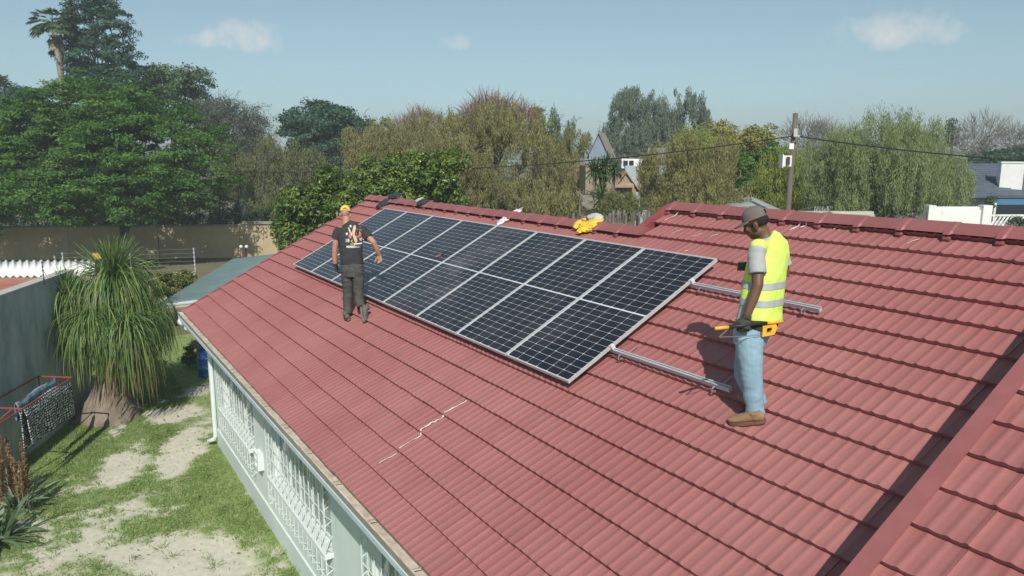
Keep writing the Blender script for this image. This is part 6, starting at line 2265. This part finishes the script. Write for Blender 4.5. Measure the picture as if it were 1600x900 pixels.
# tan house
t, b, r, f = gable_house('tan_house', 'tan house with a steep gable and tan tiled roof behind the yucca', 975, 34, 1.15, 7, zp(975, 292, 34), zp(977, 267, 34), M_TANW, M_TANR, 0.25, 0.14)
bm = bmesh.new()
q = gp(928, 34.5)
add_box(bm, (q[0], q[1], (G + zp(925, 258, 34.5)) / 2), (1.15, 3.0, zp(925, 258, 34.5) - G), CAMAX)
obj('side_wing', bm, M_TANW, t)
bm = bmesh.new()
q = gp(958, 35)
e0, e1 = zp(950, 291, 33), zp(950, 269, 35.2)
add_slab(bm, [q - RV * 0.55 - FV * 1.4 + UP * (e0 - G), q + RV * 0.75 - FV * 1.4 + UP * (e0 - G), q + RV * 0.75 + FV * 1.0 + UP * (e1 - G), q - RV * 0.35 + FV * 1.0 + UP * (e1 - G)], -UP * 0.08)
obj('porch_roof', bm, M_TANR, t)
# clerestory house
ch = thing('clerestory_house', 'light house with a white strip window above the tan roofs', 'house', gp(995, 50))
def strip(nm, px0, px1, y0, y1, d, m, th=0.1, parent=ch):
    a, bq = atd(px0, y1, d), atd(px1, y0, d)
    c = (a + bq) / 2
    w = abs((bq - a) @ RV)
    h = abs(bq[2] - a[2])
    return box_obj(nm, c, (w, th, h), m, parent, CAMAX)
strip('wall', 968, 1030, 258, 420, 50.4, mat('pale_grey_wall', (0.36, 0.40, 0.43), (0.42, 0.45, 0.47), 2, 0.9), 4)
fr = strip('window', 971, 1012, 248, 263, 48.2, M_WW, 0.12)
for a_, b_ in ((974, 981), (983, 990), (1003, 1010)):
    strip('pane', a_, b_, 251, 259, 48.1, M_DKGL, 0.06, fr)
bm = bmesh.new()
p1_, p2_ = atd(1010, 250, 49), atd(1090, 252, 49)
add_slab(bm, [atd(1010, 250, 48.6), atd(1060, 250, 48.6), atd(1048, 231, 53), atd(1013, 231, 53)], -UP * 0.15)
obj('roof', bm, M_BROOF, ch)
bm = bmesh.new()
add_slab(bm, [atd(996, 291, 38), atd(1022, 291, 38), atd(1022, 272, 42), atd(999, 272, 42)], -UP * 0.12)
obj('lower_roof', bm, M_TANR, ch)
wd_ = strip('door_frame', 997, 1016, 296, 330, 37.5, M_WW, 0.12)
strip('pane', 1000, 1013, 300, 326, 37.4, M_DKGL, 0.08, wd_)
strip('lower_wall', 1013, 1030, 290, 340, 38.5, mat('grey_wall', (0.20, 0.21, 0.21)), 0.3)
# little shade roof
sr = thing('shade_roof', 'small sagging shade roof behind the left end of the wooden fence', 'shade roof', gp(915, 26))
bm = bmesh.new()
pts_a = [atd(906, 316, 25.5), atd(918, 324, 25.5), atd(932, 325, 25.5)]
pts_b = [p + FV * 1.6 + UP * 0.35 for p in pts_a]
for k in range(2):
    add_slab(bm, [pts_a[k], pts_a[k + 1], pts_b[k + 1], pts_b[k]], -UP * 0.05)
obj('cover', bm, M_BROOF, sr)
for p in (pts_a[0], pts_a[2]):
    bm = bmesh.new()
    add_tube(bm, [(p[0], p[1], G), p], 0.05, 6)
    obj('post', bm, M_BARK_G, sr)
# wooden fence
wf = thing('wooden_fence', 'grey weathered wooden pole fence behind the ridge and the yellow jacket', 'fence', gp(960, 20))
M_POLE = mat('weathered_pole', (0.115, 0.105, 0.095), (0.22, 0.205, 0.185), 6, 0.95, 0.3, obj_rand=0.25)
pole = bmesh.new()
add_tube(pole, [(0, 0, 0), (0, 0, 0.5), (0, 0, 1.0)], [0.04, 0.038, 0.034], 6)
PM = bpy.data.meshes.new('fence_pole')
pole.to_mesh(PM)
pole.free()
PM.materials.append(M_POLE)
fa, fb_ = gp(896, 20.5), gp(1030, 19.5)
nn = 34
for k in range(nn):
    p = fa + (fb_ - fa) * k / (nn - 1)
    o = bpy.data.objects.new('fence_pole', PM)
    COL.objects.link(o)
    o.parent = wf
    px_ = 896 + 134 * k / (nn - 1)
    topz = zp(px_, 338 - 8 * (px_ > 950) + random.uniform(-3, 4), 20)
    o.location = Vector(p) - wf.location
    o.scale = (random.uniform(0.8, 1.2), random.uniform(0.8, 1.2), topz - G)
    o.rotation_euler = (random.gauss(0, 0.012), random.gauss(0, 0.012), random.uniform(0, 6))
for z in (G + 0.5, G + 1.15):
    bm = bmesh.new()
    add_tube(bm, [fa + UP * (z - G) + FV * 0.07, fb_ + UP * (z - G) + FV * 0.07], 0.03, 6)
    obj('cross_rail', bm, M_POLE, wf)

# metal roof behind the ridge
mr_ = thing('metal_roof_house', 'low house with a pale metal roof behind the head of the man in the vest', 'house', gp(1185, 27))
bm = bmesh.new()
add_slab(bm, [atd(1120, 345, 25), atd(1250, 345, 25), atd(1222, 328, 29), atd(1172, 306, 30), atd(1135, 318, 29)], -UP * 0.1)
obj('roof', bm, M_METAL, mr_)
q = gp(1183, 27.5)
box_obj('wall', (q[0], q[1], (G + zp(1183, 345, 25.5)) / 2), (2.6, 3.0, zp(1183, 345, 25.5) - G), M_WW, mr_, CAMAX)
# dark tiled house on the right
dh = thing('dark_roofed_house', 'house with dark slate tiled roof, white chimney and blue awning at far right', 'house', gp(1450, 38))
DD = 36.0
e0, e1 = atd(1262, 306, DD), atd(1720, 306, DD)
r0_, r1_ = atd(1268, 256, DD + 4.2), atd(1720, 256, DD + 4.2)
n_course = 15
for k in range(n_course):
    a0 = e0 + (r0_ - e0) * k / n_course
    a1 = e1 + (r1_ - e1) * k / n_course
    b0_ = e0 + (r0_ - e0) * (k + 1.12) / n_course
    b1_ = e1 + (r1_ - e1) * (k + 1.12) / n_course
    bm = bmesh.new()
    add_slab(bm, [a0 + UP * 0.035, a1 + UP * 0.035, b1_ - UP * 0.01, b0_ - UP * 0.01], -UP * 0.035)
    obj('tile_course', bm, M_DKROOF, dh)
bm = bmesh.new()
bk0, bk1 = r0_ + FV * 5 - UP * 2.5, r1_ + FV * 5 - UP * 2.5
add_slab(bm, [e0 - UP * 0.02, e1 - UP * 0.02, r1_ - UP * 0.03, r0_ - UP * 0.03], -UP * 0.08)
add_slab(bm, [r0_ + UP * 0.02, r1_ + UP * 0.02, bk1, bk0], -UP * 0.1)
obj('roof_base', bm, M_DKROOF, dh)
q0, q1_ = gp(1272, DD + 0.6), gp(1700, DD + 0.6)
m_ = (q0 + q1_) / 2
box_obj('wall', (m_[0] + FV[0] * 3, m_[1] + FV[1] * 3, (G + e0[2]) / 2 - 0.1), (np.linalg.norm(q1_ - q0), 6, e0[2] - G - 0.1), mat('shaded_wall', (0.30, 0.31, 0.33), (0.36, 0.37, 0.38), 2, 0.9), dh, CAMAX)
chim = bmesh.new()
cb_ = atd(1583, 300, DD + 0.9)
add_box(chim, cb_ + UP * 0.45 + FV * 0.4, (0.98, 0.9, 2.0), np.array([unit(RV * 0.92 - FV * 0.38), unit(FV * 0.92 + RV * 0.38), UP]))
cho = obj('chimney', chim, M_WW, dh)
box_obj('chimney_cap', cb_ + UP * 1.47 + FV * 0.4, (1.05, 0.97, 0.07), M_WW, cho, np.array([unit(RV * 0.92 - FV * 0.38), unit(FV * 0.92 + RV * 0.38), UP]))
bm = bmesh.new()
add_slab(bm, [atd(1553, 318, 31.5), atd(1680, 318, 31.5), atd(1680, 311, 33.5), atd(1553, 311, 33.5)], -UP * 0.05)
obj('awning', bm, mat('blue_awning', (0.05, 0.16, 0.30), (0.07, 0.19, 0.34), 5, 0.7), dh)
strip('veranda_shade_panel', 1556, 1680, 320, 345, 35.2, M_DKGL, 0.1, dh)  # solid dark panel standing in for the shade under the awning
for px_ in (1553, 1640):
    strip('veranda_post', px_ - 1.6, px_ + 1.6, 317, 346, 31.6, M_WW, 0.09, dh)
# lattice balustrade
strip('handrail', 1546, 1700, 335, 338, 31.2, M_WW, 0.08, dh)
strip('bottom_rail', 1546, 1700, 357, 360, 31.2, M_WW, 0.08, dh)
for k in range(26):
    x0 = 1544 + k * 6
    bm = bmesh.new()
    a_, b_ = atd(x0, 358, 31.2), atd(x0 + 15, 337, 31.2)
    ax_ = unit(b_ - a_)
    add_box(bm, (a_ + b_) / 2, (np.linalg.norm(b_ - a_), 0.03, 0.07), np.array([ax_, FV, np.cross(ax_, FV)]))
    obj('lattice_slat', bm, M_WW, dh)

# white garden walls
ww = thing('white_wall', 'bright white garden wall with a small brown plaque on its left pier', 'wall', gp(1490, 26))
strip('wall_panel', 1452, 1537, 327, 420, 26, mat('peeling_white', (0.76, 0.76, 0.72), (0.45, 0.43, 0.38), 2.2, 0.85, ramp=(0.60, 0.80)), 0.2, ww)
strip('coping', 1450, 1540, 323, 327, 25.97, M_WW, 0.3, ww)
strip('pier', 1443, 1454, 320, 420, 25.95, M_WW, 0.34, ww)
strip('pier', 1527, 1541, 320, 420, 25.95, M_WW, 0.34, ww)
strip('plaque', 1447.5, 1453.5, 331, 343, 25.75, mat('brown_plaque', (0.28, 0.16, 0.10), (0.36, 0.23, 0.15), 12, 0.8), 0.05, ww)
cw_ = thing('cream_wall', 'low cream wall with stacked openings right of the utility pole', 'wall', gp(1310, 27))
strip('wall_panel', 1240, 1360, 334, 420, 27, mat('cream_plaster', (0.40, 0.38, 0.31), (0.48, 0.46, 0.38), 2, 0.9), 0.25, cw_)
strip('coping', 1238, 1362, 330, 334, 26.95, mat('cream_cop', (0.46, 0.45, 0.38)), 0.33, cw_)
dw_ = thing('grey_wall', 'shaded blue-grey wall left of the white garden wall', 'wall', gp(1410, 27.5))
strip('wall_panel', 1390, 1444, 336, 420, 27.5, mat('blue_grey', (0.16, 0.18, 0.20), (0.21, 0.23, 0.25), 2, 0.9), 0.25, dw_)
# white shed roofs glimpsed through trees on the left
sh = thing('pale_shed', 'pale roof glimpsed between the feathery tree and the glossy tree', 'shed', gp(480, 52))
bm = bmesh.new()
add_slab(bm, [atd(460, 302, 50), atd(520, 302, 50), atd(515, 289, 53), atd(463, 289, 53)], -UP * 0.1)
obj('roof', bm, M_WW, sh)
strip('wall', 463, 515, 303, 380, 51, M_TANW, 0.4, sh)

# ------------------------------------------------------------------ utility pole and cable
up_ = thing('utility_pole', 'wooden utility pole with a white meter box and cables', 'utility pole', gp(1231, 25))
pt_, pbm = atd(1243, 177, 25), gp(1229, 25)
bm = bmesh.new()
add_tube(bm, [pbm - UP * 0.2, pbm * 0.5 + pt_ * 0.5, pt_], [0.108, 0.094, 0.080], 12)
obj('pole_shaft', bm, mat('pole_wood', (0.095, 0.075, 0.06), (0.15, 0.125, 0.10), 4, 0.9, 0.3, stretch=(1, 1, 0.2)), up_, True)
bx_ = strip('meter_box', 1221, 1235, 243, 260, 24.8, M_WW, 0.24, up_)
box_obj('box_door', atd(1219, 251.5, 24.6) - FV * 0.1, (0.03, 0.34, 0.44), M_WW, bx_, CAMAX)
strip('meter', 1229, 1234, 245, 258, 24.62, mat('meter_dark', (0.06, 0.05, 0.05)), 0.05, bx_)
strip('bracket', 1233, 1240, 224, 233, 24.8, M_WW, 0.06, up_)
strip('bracket', 1240, 1246, 201, 213, 24.85, M_SACK, 0.05, up_)
wire0 = atd(1238, 213, 24.85)
bm = bmesh.new()
add_tube(bm, [wire0 - FV * 0.12, wire0 + RV * 0.2 - FV * 0.12], 0.03, 6)
obj('insulator', bm, M_SACK, up_)
M_CABLE = mat('black_cable', (0.018, 0.018, 0.018), None, rough=0.6)
bm = bmesh.new()
pts = []
ctrl = [(1238, 213, 24.8), (1110, 231, 26), (1000, 244, 27), (850, 257, 28.5), (690, 265.5, 30), (540, 269, 31), (400, 269, 32), (200, 265, 33.5), (-60, 257, 35.5)]
tt_ = np.linspace(0, 1, len(ctrl))
C3 = np.array([atd(*c) for c in ctrl])
dense = np.linspace(0, 1, 80)
pts = np.stack([np.interp(dense, tt_, C3[:, k]) for k in range(3)], 1)
for _ in range(6):
    pts[1:-1] = (pts[:-2] + pts[1:-1] * 2 + pts[2:]) / 4
add_tube(bm, list(pts), 0.02, 5)
o = obj('overhead_cable', bm, M_CABLE)
tag(o, 'black overhead cable running left from the utility pole across the trees', 'cable', 'overhead cables on the utility pole')
bm = bmesh.new()
add_tube(bm, sag(atd(1247, 213, 24.8), atd(1660, 255, 22), 0.10, 30), 0.024, 5)
o = obj('overhead_cable', bm, M_CABLE)
tag(o, 'black overhead cable running right from the utility pole past the willow', 'cable', 'overhead cables on the utility pole')

# ------------------------------------------------------------------ far ridge on the horizon
bm = bmesh.new()
M_HILL = mat('far_hills', (0.10, 0.12, 0.10), (0.16, 0.16, 0.13), 0.02, 0.95)
xs = np.linspace(-1.25, 1.25, 160)
prev = None
for x in xs:
    hgt = 9 + 7 * mnoise.noise(Vector((x * 3.1, 0.3, 0))) + 2.5 * mnoise.noise(Vector((x * 17, 2.3, 0)))
    dist = 700
    c = CAM * np.array([1, 1, 0]) + (RV * math.sin(x) + FV * math.cos(x)) * dist
    out_ = RV * math.sin(x) + FV * math.cos(x)
    row = [bm.verts.new(Vector(c - out_ * 120 + UP * (G - 0.5))), bm.verts.new(Vector(c + UP * hgt)), bm.verts.new(Vector(c + out_ * 300 + UP * (hgt * 0.8)))]
    if prev:
        for k in range(2):
            bm.faces.new((prev[k], row[k], row[k + 1], prev[k + 1]))
    prev = row
tag(obj('hills', bm, M_HILL, None, True), kind='structure')
# ================================================================== DRY-SEASON 0.0028
bm = bmesh.new()
add_box(bm, (-150, 90, (G - 1.2 + 24) / 2), (1500, 1500, 24 - G + 1.2))
hz = obj('haze', bm, None)
hz['kind'] = 'stuff'
hm = bpy.data.materials.new('haze_air')
hm.use_nodes = True
nt_ = hm.node_tree
nt_.nodes.remove(nt_.nodes['Principled BSDF'])
pv = nt_.nodes.new('ShaderNodeVolumePrincipled')
pv.inputs['Color'].default_value = (0.86, 0.93, 0.97, 1)
pv.inputs['Density'].default_value = 0.0013
pv.inputs['Anisotropy'].default_value = 0.0
nt_.links.new(pv.outputs[0], nt_.nodes['Material Output'].inputs['Volume'])
hz.data.materials.append(hm)
